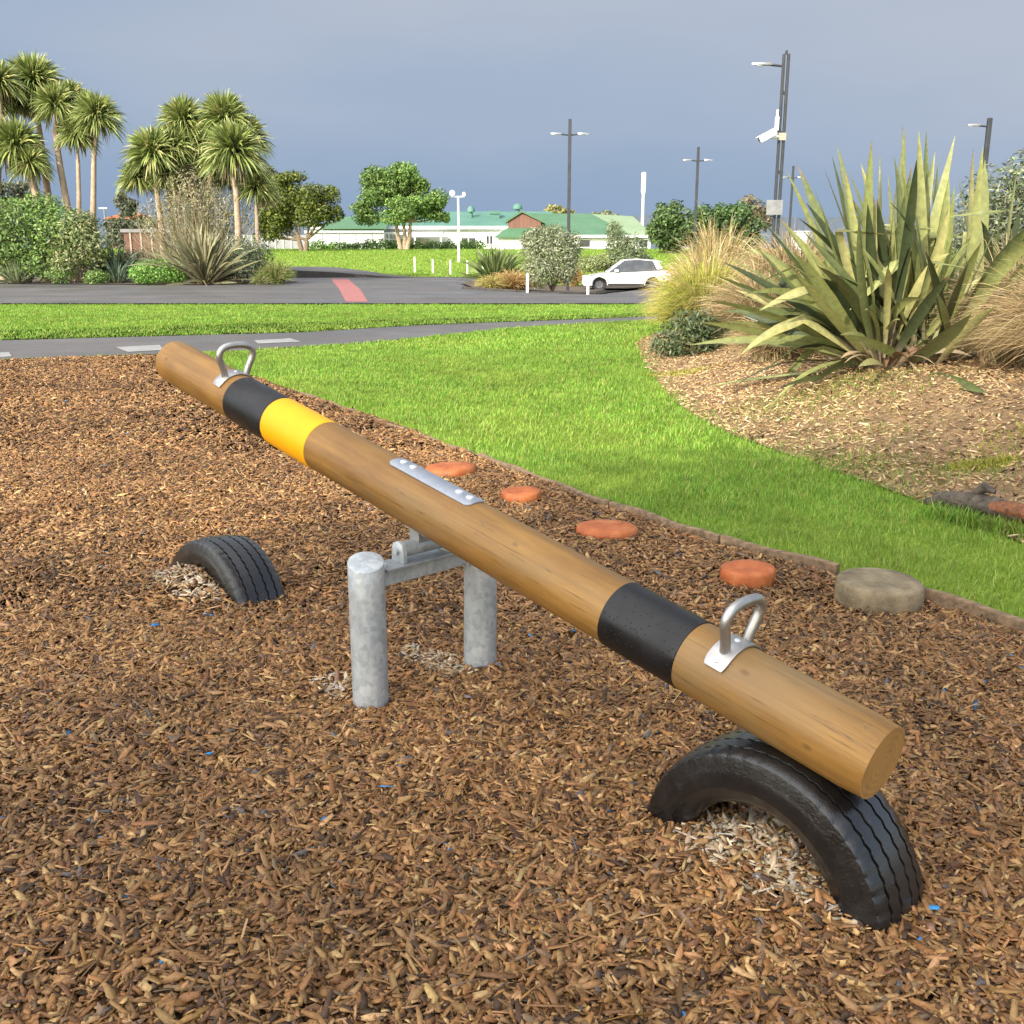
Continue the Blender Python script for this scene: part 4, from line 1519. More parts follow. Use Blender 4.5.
# brown timber bench wall with a pale cap, far behind the shrubs
b = MB()
x0, x1 = atY(124, 240, 62).x, atY(166, 240, 62).x
b.box(x0, x1, 62, 62.4, .3, atY(140, 232.5, 62).z)
t = tag(b.build('timber_wall', M['brownwood'], None, bevel=.02), 'low brown timber wall with a pale cap seen through the planting', 'wall')
b = MB()
b.box(x0 - .15, x1 + 3, 61.9, 62.5, atY(140, 232.4, 62).z, atY(140, 229, 62).z)
b.build('cap', M['concrete'], t)
b = MB()
for i in range(4):
    xx = x0 + .35 + i * .62
    b.box(xx, xx + .09, 61.93, 61.998, .4, atY(140, 232.6, 62).z)
b.build('batten', M['paletimber'], t)

# ================================================================== TREES


def tree(label, base_px, Y, clumps, n, ll, lw, cols, wts=None, trunk_r=.25, stems=1, group=None, bark='bark', name='tree', up=.35, z=None, shell=.55):
    p = atY(*base_px, Y)
    fz = float(terr(p.x, Y)) if z is None else z
    t = thing(name, label, 'tree', (p.x, Y, fz), group=group)
    cl = np.array([Yc(c[0], c[1], Y + (c[4] if len(c) > 4 else 0), c[2], c[3]) for c in clumps])
    rd = np.stack([cl[:, 3], cl[:, 3], cl[:, 4]], 1)
    sc, sr = [], []
    for c_, r_ in zip(cl[:, :3], rd):
        for _ in range(9):
            u = unit(1)[0]
            f_ = RNG.uniform(.38, .62)
            sc.append(c_ + u * r_ * RNG.uniform(.55, .92))
            sr.append(r_ * f_)
    V, Q, P = leafcloud(np.array(sc), np.array(sr), n, ll, lw, cols, up=up, shell=shell, weights=wts)
    np_mesh('crown', V, Q, M['leaf'], P, t)
    b = MB()
    f0 = Vector((p.x, Y, fz - .2))
    low = min(c[2] - c[4] for c in cl)
    for s in range(stems):
        o = Vector(((s - (stems - 1) / 2) * trunk_r * 1.3, random.uniform(-.2, .2), 0))
        fork = Vector((p.x + (s - (stems - 1) / 2) * trunk_r * 3.5, Y, max(low + .4, fz + 1)))
        b.tube([f0 + o, (f0 + o + fork) / 2 + Vector((random.uniform(-.1, .1), 0, 0)), fork], [trunk_r * 1.2, trunk_r, trunk_r * .8], 9, jitter=.1)
        for k, c in enumerate(cl):
            if stems == 1 or k % stems == s:
                e = Vector(c[:3])
                b.tube([fork - Vector((0, 0, .15)), (fork + e) / 2 + Vector((0, 0, -.3)), e], [trunk_r * .6, trunk_r * .4, trunk_r * .15], 6)
    b.build('trunk', M[bark], t, smooth=60)
    return t


tree('round headed green tree with pale forked trunk on the far lawn', (404, 250), 97,
     [(384, 190, 24, 20), (404, 186, 24, 20), (420, 200, 20, 18), (376, 208, 20, 15), (434, 212, 15, 11), (400, 208, 26, 14, -1.5), (392, 178, 16, 11), (360, 212, 9, 8), (412, 178, 12, 10), (445, 217, 6, 5)],
     22000, .30, .15, [(.15, .25, .05), (.10, .18, .038), (.21, .31, .08), (.06, .11, .028)], [.35, .27, .23, .15], .19, 3, bark='palebark', shell=.7)
tree('dark yellow green spreading tree beside the middle cabbage trees', (303, 246), 92,
     [(290, 195, 24, 22), (312, 200, 20, 18), (278, 212, 20, 18), (322, 208, 15, 14), (300, 218, 24, 14), (270, 225, 14, 14), (288, 182, 16, 10), (333, 195, 8, 7), (262, 232, 9, 10), (335, 212, 8, 8)],
     19000, .30, .13, [(.13, .16, .025), (.09, .12, .02), (.18, .20, .03), (.05, .075, .018)], [.3, .3, .2, .2], .2, 2, shell=.65)
tree('rounded dense green tree right of the green roofs', (675, 250), 88,
     [(665, 225, 17, 19), (683, 227, 17, 20), (675, 216, 16, 12), (692, 237, 9, 12), (658, 236, 8, 12), (675, 236, 18, 14)], 8000, .36, .17, [(.09, .15, .045), (.12, .18, .06), (.06, .10, .03)], None, .25, 1, z=-.2)
tree('wide dark green tree left of the camera lamp', (727, 250), 80,
     [(715, 226, 19, 21), (735, 222, 19, 18), (748, 236, 16, 16), (705, 238, 12, 14), (728, 238, 22, 14), (724, 213, 12, 9)], 9500, .33, .16, [(.07, .13, .04), (.10, .17, .05), (.05, .085, .03)], None, .25, 1, z=-.2)
tree('brownish tree behind the dark green tree and the camera lamp', (752, 250), 98, [(748, 210, 14, 12), (760, 218, 14, 14), (740, 222, 12, 14)], 2600, .4, .16, [(.20, .15, .09), (.15, .12, .07), (.14, .14, .06)], None, .25, 1, z=0)
tree('small yellow topped tree behind the roof ridge of the green roofed buildings', (556, 240), 135, [(555, 211, 10, 5), (566, 214, 9, 4)], 900, .5, .25, [(.28, .26, .08), (.2, .2, .08)], None, .2, 1)
tree('grey green small tree far behind the ridge of the green roofs', (612, 240), 138, [(609, 214, 9, 4), (600, 215, 7, 3)], 800, .5, .25, [(.15, .18, .1), (.2, .21, .12)], None, .2, 1)
tree('small grey tree far behind the planting, above the red roofed house', (124, 240), 120, [(122, 200, 9, 8), (131, 206, 7, 7), (126, 210, 9, 7)], 1500, .45, .2, [(.13, .14, .09), (.1, .11, .07)], None, .2, 1)
tree('dull green tree far behind the dark yellow green tree', (273, 240), 118, [(272, 176, 9, 8), (282, 184, 10, 9), (276, 200, 10, 14)], 1800, .5, .22, [(.11, .12, .06), (.15, .16, .09)], None, .25, 1)
tree('grey tree behind the trunks at the left edge', (10, 240), 70, [(8, 190, 16, 12), (24, 192, 14, 10)], 2000, .3, .12, [(.15, .16, .1), (.1, .12, .07)], None, .2, 1)
# low hedge in front of the long white wing
hx0, hx1 = atY(312, 247, 101).x, atY(480, 247, 101).x
cl = [(hx0 + (hx1 - hx0) * i / 21, 101 + random.uniform(-.3, .3), 1.9 + random.uniform(-.1, .1)) for i in range(22)]
t = thing('hedge', 'low bright green hedge along the white building', 'hedge', ((hx0 + hx1) / 2, 101, 1.6))
V, Q, P = leafcloud(cl, [(.7, .6, random.uniform(.35, .75)) for _ in cl], 4200, .3, .14, [(.12, .24, .04), (.08, .15, .03), (.17, .29, .06)])
np_mesh('foliage', V, Q, M['leaf'], P, t)

# shrubs around the car park bed
SILV = [(.17, .20, .10), (.25, .28, .15), (.11, .14, .06), (.35, .36, .24)]
shrub('silver_bush', 'tall silvery bush left of the white car', [Yc(540, 252, 44.5, 20, 26), Yc(560, 258, 44.3, 20, 26), Yc(552, 238, 45, 18, 14), Yc(572, 246, 45, 12, 14), Yc(540, 272, 43.8, 16, 16), Yc(566, 270, 43.9, 12, 14), Yc(530, 240, 45, 10, 10)],
      13000, .17, .042, SILV, stem_r=.04, base=(1.7, 44.5, -.1))
shrub('silver_bush', 'upright grey green bush behind the front of the white car', [Yc(618, 246, 57, 14, 16), Yc(634, 252, 57, 14, 18), Yc(614, 230, 57.4, 9, 9), Yc(626, 262, 56.8, 22, 12), Yc(646, 262, 57, 10, 8)], 8000, .18, .05, [(.15, .19, .09), (.21, .24, .13), (.11, .15, .06)], stem_r=.04, base=(6.7, 57, -.3))
shrub('low_hedge_shrub', 'pale green low bush between the silver bush and the white car', [Yc(590, 264, 56, 16, 9), Yc(604, 262, 57, 14, 9)], 1600, .2, .08, [(.2, .24, .09), (.27, .3, .13)], stem_r=.02, base=(4.9, 56, -.3))
p = atY(496, 272, 49.5)
flax('flax_plant', 'dark green flax between the bollards and the silver bush', (p.x, 49.5, float(terr(p.x, 49.5))), [], 260, 1.2, 2.2, 31, [(.13, .19, .06), (.18, .23, .08), (.09, .13, .04), (.24, .27, .13)], EV, .085, 1.15, None, basecol=(.14, .15, .07))
q = atY(515, 285, 45)
tussock('tussock_grass', 'orange brown tussock at the foot of the silver bush', (q.x, 45, float(terr(q.x, 45))), 1.35, 1.0, 1500, [(.42, .26, .10), (.36, .24, .09), (.46, .33, .15)], None, .03, rootr=.5)
q = atY(492, 285, 44.5)
tussock('tussock_grass', 'small yellowish tussock left of the orange brown tussock', (q.x, 44.5, float(terr(q.x, 44.5))), .8, .75, 800, [(.40, .34, .12), (.34, .3, .1)], None, .03, rootr=.4)
q = atY(571, 285, 57.5)
tussock('tussock_grass', 'orange tussock behind the bonnet of the white car', (q.x, 57.5, float(terr(q.x, 57.5))), 1.0, 1.6, 900, [(.48, .32, .12), (.42, .3, .1)], None, .03, rootr=.4)

# ================================================================== BUILDINGS


def P3(px, py, Y):
    return atY(px, py, Y)


def slab_roof(b, quad, th=.12):
    """roof plane as a slab with thickness"""
    b.prism([tuple(v) for v in quad], (0, 0, -th))


# long white wing with a teal roof
z0 = 1.35
xa, xb = P3(383, 240, 112).x, P3(512, 240, 112).x
bl = thing('white_building', 'long low white building with a teal roof behind the round tree', 'building', ((xa + xb) / 2, 112, 1.6))
ze = P3(450, 227, 112).z
b = MB()
b.box(xa - 6, xb + 4, 112, 120, z0, ze)
b.build('wall', M['whitep'], bl)
b = MB()
zr = P3(450, 211.5, 119).z
slab_roof(b, [(xa - 7.5, 111.6, ze + .02), (xb + 4.5, 111.6, ze + .02), (xb + 4.5, 119, zr), (xa - 2.5, 119, zr)], .2)
slab_roof(b, [(xa - 2.5, 119.05, zr), (xb + 4.5, 119.05, zr), (xb + 4.5, 126, ze), (xa - 7.5, 126, ze)], .2)
rf = b.build('roof', M['tealroof'], bl)
b = MB()
b.box(xa - 7.5, xb + 4.5, 111.45, 111.58, ze - .22, ze + .08)
b.build('gutter', M['whitep'], rf)


def vent(px, py0, py1, Y, r, roofo, mush=True):
    p0, p1 = P3(px, py1, Y), P3(px, py0, Y)
    b = MB()
    h = p1.z - p0.z
    if mush:
        b.tube([(p0.x, Y, p0.z - .3), (p0.x, Y, p0.z + h * .55)], r * .45, 10)
        b.tube([(p0.x, Y, p0.z + h * .5), (p0.x, Y, p0.z + h * .72), (p0.x, Y, p0.z + h * .95), (p0.x, Y, p1.z)], [r, r * 1.02, r * .6, r * .1], 12)
    else:
        b.box(p0.x - r, p0.x + r, Y - r, Y + r, p0.z - .4, p0.z + h * .6)
        b.box(p0.x - r * 1.2, p0.x + r * 1.2, Y - r * 1.2, Y + r * 1.2, p0.z + h * .62, p1.z)
    b.build('roof_vent', M['tealroof'], roofo, smooth=40)


vent(471, 206, 218, 116, .42, rf)
vent(495, 211, 219, 116, .5, rf, False)
# window and wall panels
for (pa, pb, ya, yb, m) in ((461, 476, 238, 247, 'glass'), (486, 493, 236, 244, 'glass')):
    a, c = P3(pa, yb, 111.9), P3(pb, ya, 111.9)
    b = MB()
    b.box(a.x, c.x, 111.93, 111.99, a.z, c.z)
    w = b.build('window', M['glass'], bl)
    b = MB()
    for q in (a.x, (a.x + c.x) / 2, c.x):
        b.box(q - .05, q + .05, 111.88, 111.925, a.z, c.z)
    b.box(a.x - .06, c.x + .06, 111.85, 111.878, c.z, c.z + .1)
    b.box(a.x - .1, c.x + .1, 111.82, 111.92, a.z - .1, a.z)
    b.build('window_frame', M['whitep'], w)
# veranda
va, vb = P3(381, 240, 109).x, P3(443, 240, 109).x
vz = P3(400, 234.5, 109).z
vr = thing('veranda', 'open veranda with posts on the white building behind the round tree', 'veranda', ((va + vb) / 2, 109, 1.6))
b = MB()
b.box(va, vb, 108.6, 111.4, vz, vz + .22)
b.build('canopy', M['whitep'], vr)
for q in (.02, .27, .55, .97):
    b = MB()
    xx = va + (vb - va) * q
    b.box(xx - .09, xx + .09, 108.7, 108.88, 1.4, vz - .005)
    b.build('post', M['whitep'], vr)
b = MB()
b.box(va + 2.5, vb - 1.6, 111.6, 111.7, 2.0, vz - .35)
b.build('window_band', M['lens'], vr)
tb = thing('picnic_table', 'small brown picnic table under the veranda', 'table', (P3(418, 247, 107.5).x, 107.5, 1.6))
b = MB()
x_ = P3(418, 247, 107.5).x
b.box(x_ - 1.2, x_ + 1.2, 107.1, 107.9, 2.28, 2.36)
b.build('table_top', M['brownwood'], tb)
for yy in (106.7, 108.1):
    b = MB()
    b.box(x_ - 1.2, x_ + 1.2, yy, yy + .28, 2.0, 2.06)
    b.build('bench', M['brownwood'], tb)
for xx in (-.9, .9):
    b = MB()
    b.prism([(x_ + xx, 106.8, 1.5), (x_ + xx, 107.0, 1.5), (x_ + xx, 107.5, 2.27), (x_ + xx, 107.3, 2.27)], (.1, 0, 0))
    b.prism([(x_ + xx + .11, 108.2, 1.5), (x_ + xx + .11, 108.0, 1.5), (x_ + xx + .11, 107.5, 2.27), (x_ + xx + .11, 107.7, 2.27)], (.1, 0, 0))
    b.build('leg', M['brownwood'], tb)

# white corrugated shed on the left
sa, sb_ = P3(307, 240, 107).x, P3(384, 240, 107).x
sh = thing('white_shed', 'white corrugated shed with a green roof left of the round tree', 'shed', ((sa + sb_) / 2, 107, 1.6))
sz = P3(340, 232, 107).z
b = MB()
b.box(sa, sb_, 107, 111, 1.3, sz)
b.build('wall', M['corrug'], sh)
b = MB()
sr = P3(350, 217, 111.5).z
slab_roof(b, [(P3(322, 227, 107).x, 106.8, P3(340, 227.5, 106.8).z), (sb_ + .3, 106.8, P3(340, 227.5, 106.8).z), (sb_ + .3, 111.5, sr), (P3(338, 220, 111).x, 111.5, sr)], .15)
b.box(sa, sb_, 107.05, 110.9, sz + .004, P3(340, 228, 106.9).z - .1)
b.build('roof', M['greenroof'], sh)
b = MB()
b.box(sa - .2, sb_, 106.8, 106.96, sz - .12, sz + .12)
b.build('fascia', M['lens'], sh)
# wire fence before the shed
fe = thing('wire_fence', 'thin grey pipe rail fence in front of the white shed', 'fence', ((sa + sb_) / 2, 104, 1.6))
fz0, fz1 = 1.6, P3(340, 233, 104).z
b = MB()
for zz_ in (fz1, (fz0 + fz1) / 2 + .2, fz0 + .3):
    b.tube([(sa + .5, 104, zz_), (sb_ + 2.5, 104, zz_)], .035, 6)
b.build('rail', M['lamp'], fe)
for i in range(7):
    b = MB()
    xx = sa + .5 + i * (sb_ + 2 - sa) / 6
    b.tube([(xx, 104, 1.3), (xx, 104, fz1 + .1)], .05, 6)
    b.build('post', M['lamp'], fe)
b = MB()
q0, q1 = P3(276, 240, 108), P3(309, 240, 108)
b.box(q0.x - 6, q1.x, 108, 108.2, 1.2, P3(290, 235, 108).z)
tag(b.build('grey_fence', M['lamp'], None), 'grey fence panel behind the trunk of the dark yellow green tree', 'fence')
b = MB()
for i in range(12):
    xx = q0.x - 5.7 + i * .8
    b.box(xx, xx + .1, 107.9, 107.99, 1.3, P3(290, 235.5, 108).z)
b.build('batten', M['lens'], bpy.data.objects['grey_fence'])

# green roofed building with a brick gable
gb = thing('green_roofed_building', 'white building with a green roof and a brick gable behind the silver bush', 'building', (P3(580, 245, 101).x, 101, 1.4))
Ye = 101
wz = P3(580, 237, Ye).z
xl, xr = P3(497, 240, Ye).x, P3(651, 240, Ye).x
b = MB()
b.box(xl, xr, Ye + .4, Ye + 16, .4, wz)
b.build('wall', M['whitep'], gb)
b = MB()
rl, rr_ = P3(522, 213.5, 109), P3(591, 214.5, 109)
e0, e1 = P3(541, 237, Ye), P3(632, 237, Ye)
slab_roof(b, [(e0.x - 1.2, Ye, wz + .15), (e1.x, Ye, wz + .15), (rr_.x, 109, rl.z), (rl.x, 109, rl.z)], .15)
slab_roof(b, [(rl.x, 109.03, rl.z), (rr_.x, 109.03, rl.z), (e1.x, 117.5, wz + .15), (e0.x - 3, 117.5, wz + .15)], .15)
rf2 = b.build('roof', M['greenroof'], gb)
b = MB()
r1 = P3(634, 216, 108)
e2 = P3(654, 236.5, Ye)
slab_roof(b, [(e1.x + .03, Ye, wz + .15), (e2.x, Ye + .3, wz + .17), (r1.x, 109, r1.z), (rr_.x + .03, 109.0, rl.z - .02)], .15)
slab_roof(b, [(rr_.x + .03, 109.03, rl.z - .02), (r1.x, 109.03, r1.z), (e2.x, 117.5, wz + .17), (e1.x + .03, 117.5, wz + .15)], .15)
rp = b.build('roof', M['palegreenroof'], gb)
rp['label'] = 'paler right hand roof section'
# brick gable projecting at the left
b = MB()
gp = [P3(x, y, Ye - 1.2) for x, y in ((508, 229), (541, 229), (541, 222), (522, 213.5), (508, 221.5))]
b.prism([tuple(v) for v in gp], (0, 4.5, 0))
gbk = b.build('brick_gable', M['brick'], gb)
b = MB()
gL, gT, gR = P3(505.5, 222.8, Ye - 1.4), P3(522, 212.4, Ye - 1.4), P3(546, 224, Ye - 1.4)
b.prism([tuple(gL), tuple(gT), tuple(gT + Vector((0, 0, .2))), tuple(gL + Vector((0, 0, .2)))], (0, 5.5, 0))
b.prism([tuple(gT), tuple(gR), tuple(gR + Vector((0, 0, .2))), tuple(gT + Vector((0, 0, .2)))], (0, 5.5, 0))
b.build('gable_roof', M['greenroof'], gb)
b = MB()
s0, s1, s2, s3 = P3(495, 236.3, Ye - 2.4), P3(533, 236.3, Ye - 2.4), P3(535, 228, Ye - 1.25), P3(507, 228, Ye - 1.25)
slab_roof(b, [s0, s1, s2, s3], .15)
b.build('lean_to_roof', M['greenroof'], gb)
b = MB()
b.box(s0.x + .2, s1.x, Ye - 2.0, Ye + .38, .6, s0.z - .12)
b.build('lean_to_wall', M['whitep'], gb)
b = MB()
b.box(e0.x, e2.x, Ye - .12, Ye - .01, wz - .05, wz + .18)
b.build('gutter', M['whitep'], gb)
vent(517.5, 203.5, 215, 112, .5, rf2)
b = MB()
for i, (pa, pb) in enumerate(((580, 590), (640, 648))):
    a, c = P3(pa, 247, Ye), P3(pb, 240, Ye)
    b = MB()
    b.box(a.x, c.x, Ye + .33, Ye + .39, a.z, c.z)
    w = b.build('window', M['glass'], gb)
    b = MB()
    b.box(a.x - .06, c.x + .06, Ye + .27, Ye + .32, c.z, c.z + .08)
    b.build('window_frame', M['whitep'], w)
    b = MB()
    b.box(a.x - .06, c.x + .06, Ye + .27, Ye + .32, a.z - .08, a.z)
    b.build('window_sill', M['whitep'], w)

# little red roofed house far left
hs = thing('red_roofed_house', 'tiny house with an orange red roof far behind the planting on the left', 'house', (P3(115, 220, 130).x, 130, 1.6))
hxa, hxb = P3(108, 220, 130).x, P3(130, 220, 130).x
b = MB()
b.box(hxa, hxb, 130, 138, 1.2, P3(115, 218, 130).z)
b.build('wall', M['weather'], hs)
b = MB()
za, zb = P3(115, 218, 129.7).z, P3(115, 213.5, 134).z
slab_roof(b, [(hxa - .4, 129.7, za), (hxb + .4, 129.7, za), (hxb + .4, 134, zb), (hxa + .3, 134, zb)], .15)
slab_roof(b, [(hxa + .3, 134.03, zb), (hxb + .4, 134.03, zb), (hxb + .4, 138.3, za), (hxa - .4, 138.3, za)], .15)
b.build('roof', M['terracotta'], hs)

# retaining kerb beyond the road
b = MB()
kx = [-30, -22, -16, -12.5, -10, -8, -6.6, -5.4]
vs, fs = [], []
for x in kx:
    h = float(terr(x, 60)) + .05
    h = max(h, .05)
    for y, z in ((58.62, -.1), (58.62, h), (58.98, h), (58.98, -.1)):
        vs.append((x, y, z))
for i in range(len(kx) - 1):
    for k in range(4):
        fs.append((i * 4 + k, i * 4 + (k + 1) % 4, i * 4 + 4 + (k + 1) % 4, i * 4 + 4 + k))
fs += [(0, 1, 2, 3), tuple((len(kx) - 1) * 4 + k for k in (3, 2, 1, 0))]
b.add(vs, fs)
tag(b.build('retaining_wall', M['darkwall'], None, bevel=.02), 'low dark retaining wall on the far side of the road, tapering to the right', 'wall')
b = MB()
b.box(-5.35, 0.6, 58.7, 58.95, -.1, .10)
tag(b.build('kerb', M['darkwall'], None, bevel=.02), 'low dark kerb along the road before the white bollards', 'kerb')
b = MB()
pts = [(-2.0, 43.0), (-1.0, 41.9), (.2, 41.35), (1.9, 41.5), (3.5, 42.4), (3.9, 44)]
for i in range(len(pts) - 1):
    a, c = Vector((*pts[i], 0)), Vector((*pts[i + 1], 0))
    d = (c - a).normalized()
    n_ = Vector((-d.y, d.x, 0)) * .09
    z0_ = Vector((0, 0, -.5))
    zA = Vector((0, 0, float(terr(a.x, a.y)) + .12))
    zB = Vector((0, 0, float(terr(c.x, c.y)) + .12))
    e_ = d * .004
    b.add([a - n_ + z0_, a + n_ + z0_, c + n_ - e_ + z0_, c - n_ - e_ + z0_, a - n_ + zA, a + n_ + zA, c + n_ - e_ + zB, c - n_ - e_ + zB],
          [(3, 2, 1, 0), (4, 5, 6, 7), (0, 1, 5, 4), (1, 2, 6, 5), (2, 3, 7, 6), (3, 0, 4, 7)])
tag(b.build('kerb', M['darkwall'], None, bevel=.015), 'curved kerb round the bed with the silver bush', 'kerb')


# ================================================================== BOLLARDS


def bollard(label, px, py, Y, h, r, group):
    p = atY(px, py, Y)
    z = float(terr(p.x, Y))
    b = MB()
    b.lathe([(r, -.2), (r, h - .06), (r * .92, h - .03), (r * .95, h - .025), (r * .9, h - .005), (r * .6, h), (.0005, h + .004)], 16)
    o = b.build('bollard', M['whitep'], None, smooth=40)
    o.location = (p.x, Y, z)
    return tag(o, label, 'bollard', group)


gbo = 'white bollards along the edges of the road'
bollard('leftmost white bollard on the lawn edge, below the round tree', 415, 275, 66, .95, .055, gbo)
bollard('second white bollard from the left on the lawn edge', 433, 275, 65, .85, .055, gbo)
bollard('white bollard below the foot of the white floodlight pole', 450.5, 275, 64, .85, .055, gbo)
bollard('white bollard just right of the floodlight pole', 467.5, 275, 63.5, .85, .055, gbo)
bollard('white bollard beside the dark flax, last of the row on the lawn', 483, 275, 62.5, .85, .055, gbo)
bollard('thick white bollard in front of the silver bush', 527.5, 290, 41.2, .78, .055, gbo)
bollard('white bollard in front of the bumper of the white car', 588, 290, 41.5, .78, .055, gbo)

# ================================================================== LAMPS


def lamp_head(root, x, y, z, dirx, L=.95):
    """flat luminaire on a short arm pointing along dirx"""
    b = MB()
    b.tube([(x, y, z), (x + dirx * .32, y, z + .03)], .035, 8)
    arm = b.build('arm', M['pole'], root, smooth=40)
    b = MB()
    s = dirx
    prof = [(.28, .055), (.34, .10), (.55, .115), (.7, .10), (.8, .06), (L + .1, .015)]
    vs, fs = [], []
    for d, hw in prof:
        zt = .035 + .05 * (1 - (d - .28) / L)
        for yy, zq in ((-hw, -.012), (-hw * .8, zt * .8), (0, zt), (hw * .8, zt * .8), (hw, -.012)):
            vs.append((x + s * d, y + yy, z + .03 + zq + .03 * (d - .28)))
    for i in range(len(prof) - 1):
        for k in range(5):
            fs.append((i * 5 + k, i * 5 + (k + 1) % 5, i * 5 + 5 + (k + 1) % 5, i * 5 + 5 + k))
    fs += [(4, 3, 2, 1, 0), tuple((len(prof) - 1) * 5 + k for k in range(5))]
    b.add(vs, fs)
    hd = b.build('luminaire', M['lamp'], root, smooth=50)
    b = MB()
    b.box(x + s * (.58 if s > 0 else .58), x + s * .76, y - .075, y + .075, z + .005, z + .016)
    b.build('lens', M['lens'], hd)


def lamp(label, px, ytop, Y, yarm, dirs, twin=False, w=.075, group=None):
    p = atY(px, ytop, Y)
    fz = float(terr(p.x, Y))
    t = thing('street_lamp', label, 'street lamp', (p.x, Y, fz), group=group)
    za = atY(px, yarm, Y).z
    if twin:
        for sx_ in (-.07, .07):
            b = MB()
            b.box(p.x + sx_ - .038, p.x + sx_ + .038, Y - .06, Y + .06, fz - .2, p.z)
            b.build('pole', M['pole'], t, bevel=.01)
        for zq in np.arange(fz + .4, p.z, 1.15):
            b = MB()
            b.box(p.x - .0305, p.x + .0305, Y - .04, Y + .04, zq, zq + .1)
            b.build('spacer', M['pole'], t)
    else:
        b = MB()
        b.box(p.x - w, p.x + w, Y - w, Y + w, fz - .2, p.z)
        b.build('pole', M['pole'], t, bevel=.012)
    for d in dirs:
        lamp_head(t, p.x + d * (.13 if twin else w), Y, za, d, .80 if twin else .7)
    return t, p, za


gl = 'dark street lamps of the car park'
lamp('dark street lamp with two short arms, above the silver bush and green roof', 570, 119, 50, 135, (-1, 1), group=gl)
lamp('dark street lamp with two short arms, above the trees right of the white mast', 698.5, 147, 64, 161, (-1, 1), group=gl)
lamp('small distant street lamp with two arms just right of the camera lamp', 793.5, 166, 80, 178, (-1, 1), group=gl)
lamp('street lamp with a single arm at the right edge behind the flax', 990, 118, 44, 126.5, (-1,), w=.085, group=gl)
t, p, za = lamp('tall twin pole street lamp carrying a white security camera', 786.5, 54, 33.5, 66, (-1,), twin=True, group=gl)
# camera, antenna on the twin pole
cz = atY(780, 137, 33.5).z
cx_ = p.x - .13
sc_ = thing('security_camera', 'white security camera fixed to the twin pole lamp', 'camera', (cx_, 33.4, cz))
b = MB()
b.box(cx_ + .01, cx_ + .25, 33.38, 33.435, cz - .11, cz + .11)
b.build('clamp', M['orangewood'] if False else M['paletimber'], sc_, bevel=.01)
b = MB()
b.tube([(cx_ - .02, 33.38, cz), (cx_ - .14, 33.3, cz - .03), (cx_ - .26, 33.25, cz - .04)], .045, 8)
b.build('bracket', M['whitep'], sc_, smooth=50)
b = MB()
b.box(-.34, .20, -.10, .10, -.09, .10)
b.box(-.40, .24, -.12, .12, .104, .125)
o = b.build('camera_housing', M['whitep'], sc_, bevel=.02, world=False)
o.location = (-.30, -.18, .03)
o.rotation_euler = (0, R(-27), 0)
lb = MB()
lb.lathe([(.055, -.36), (.07, -.35), (.07, -.33)], 14, 'X')
l2 = lb.build('camera_lens', M['glass'], o, world=False)
b = MB()
zt = atY(780, 110, 33.5).z
b.box(cx_ - .11, cx_ + .005, 33.36, 33.46, atY(780, 131, 33.5).z, atY(780, 117, 33.5).z)
b.box(cx_ - .09, cx_ - .02, 33.38, 33.44, atY(780, 116.9, 33.5).z, zt)
tag(b.build('antenna_box', M['whitep'], None, bevel=.02), 'narrow white antenna on the twin pole lamp above the camera', 'antenna')
b = MB()
a, c = atY(766, 215, 33.3), atY(783, 200, 33.3)
b.box(a.x, c.x, 33.27, 33.30, a.z, c.z)
sg = tag(b.build('sign', M['lamp'], None, bevel=.005), 'plain pale rectangular sign board on the twin pole lamp above the flax', 'sign')
b = MB()
b.box(a.x + .1, a.x + .14, 33.305, 33.36, a.z + .05, c.z - .05)
b.build('mounting_rail', M['lamp'], sg)
b = MB()
b.box(c.x - .14, c.x - .1, 33.305, 33.36, a.z + .05, c.z - .05)
b.build('mounting_rail', M['lamp'], sg)

# white floodlight pole on the lawn
p0 = atY(459, 260, 77)
t = thing('floodlight_pole', 'white pole with two small floodlights on the far lawn', 'lamp post', (p0.x, 77, float(terr(p0.x, 77))))
ztop = atY(459, 196, 77).z
b = MB()
b.tube([(p0.x, 77, .2), (p0.x, 77, ztop)], [.10, .075], 10)
b.build('pole', M['whitep'], t, smooth=40)
b = MB()
b.box(p0.x - .5, p0.x + .5, 76.95, 77.05, ztop - .08, ztop)
b.build('crossbar', M['whitep'], t)
for xx, r in ((-.42, .20), (.42, .13)):
    b = MB()
    b.lathe([(.0005, -.14), (r * .6, -.13), (r, .05), (r * 1.02, .16), (r * .9, .165), (.0005, .12)], 16, 'Y')
    o = b.build('floodlight', M['whitep'], t, smooth=40, world=False)
    o.location = (xx, -.1, ztop - t.location.z + r + .03)
    o.rotation_euler = (R(200), 0, 0)
# white mast
p1 = atY(644, 173, 150)
b = MB()
zb_, zm = -1, atY(644, 195, 150).z
b.tube([(p1.x, 150, zb_), (p1.x, 150, zm), (p1.x, 150, zm + .4), (p1.x, 150, p1.z), (p1.x, 150, p1.z + .1)], [.26, .2, .34, .34, .2], 14)
tag(b.build('mast', M['whitep'], None, smooth=40), 'plain white mast with a thicker top rising behind the green roofs', 'mast')
# tiny lamp behind the left planting
p2 = atY(104, 209, 110)
t = thing('street_lamp', 'tiny pale street lamp far behind the cabbage trees', 'street lamp', (p2.x, 110, 1.6))
b = MB()
b.tube([(p2.x, 110, 1.3), (p2.x, 110, p2.z)], .07, 8)
b.build('pole', M['lamp'], t)
b = MB()
b.box(p2.x - .5, p2.x + .35, 109.85, 110.15, p2.z + .005, p2.z + .15)
b.build('luminaire', M['lens'], t, bevel=.03)

# ================================================================== CAR


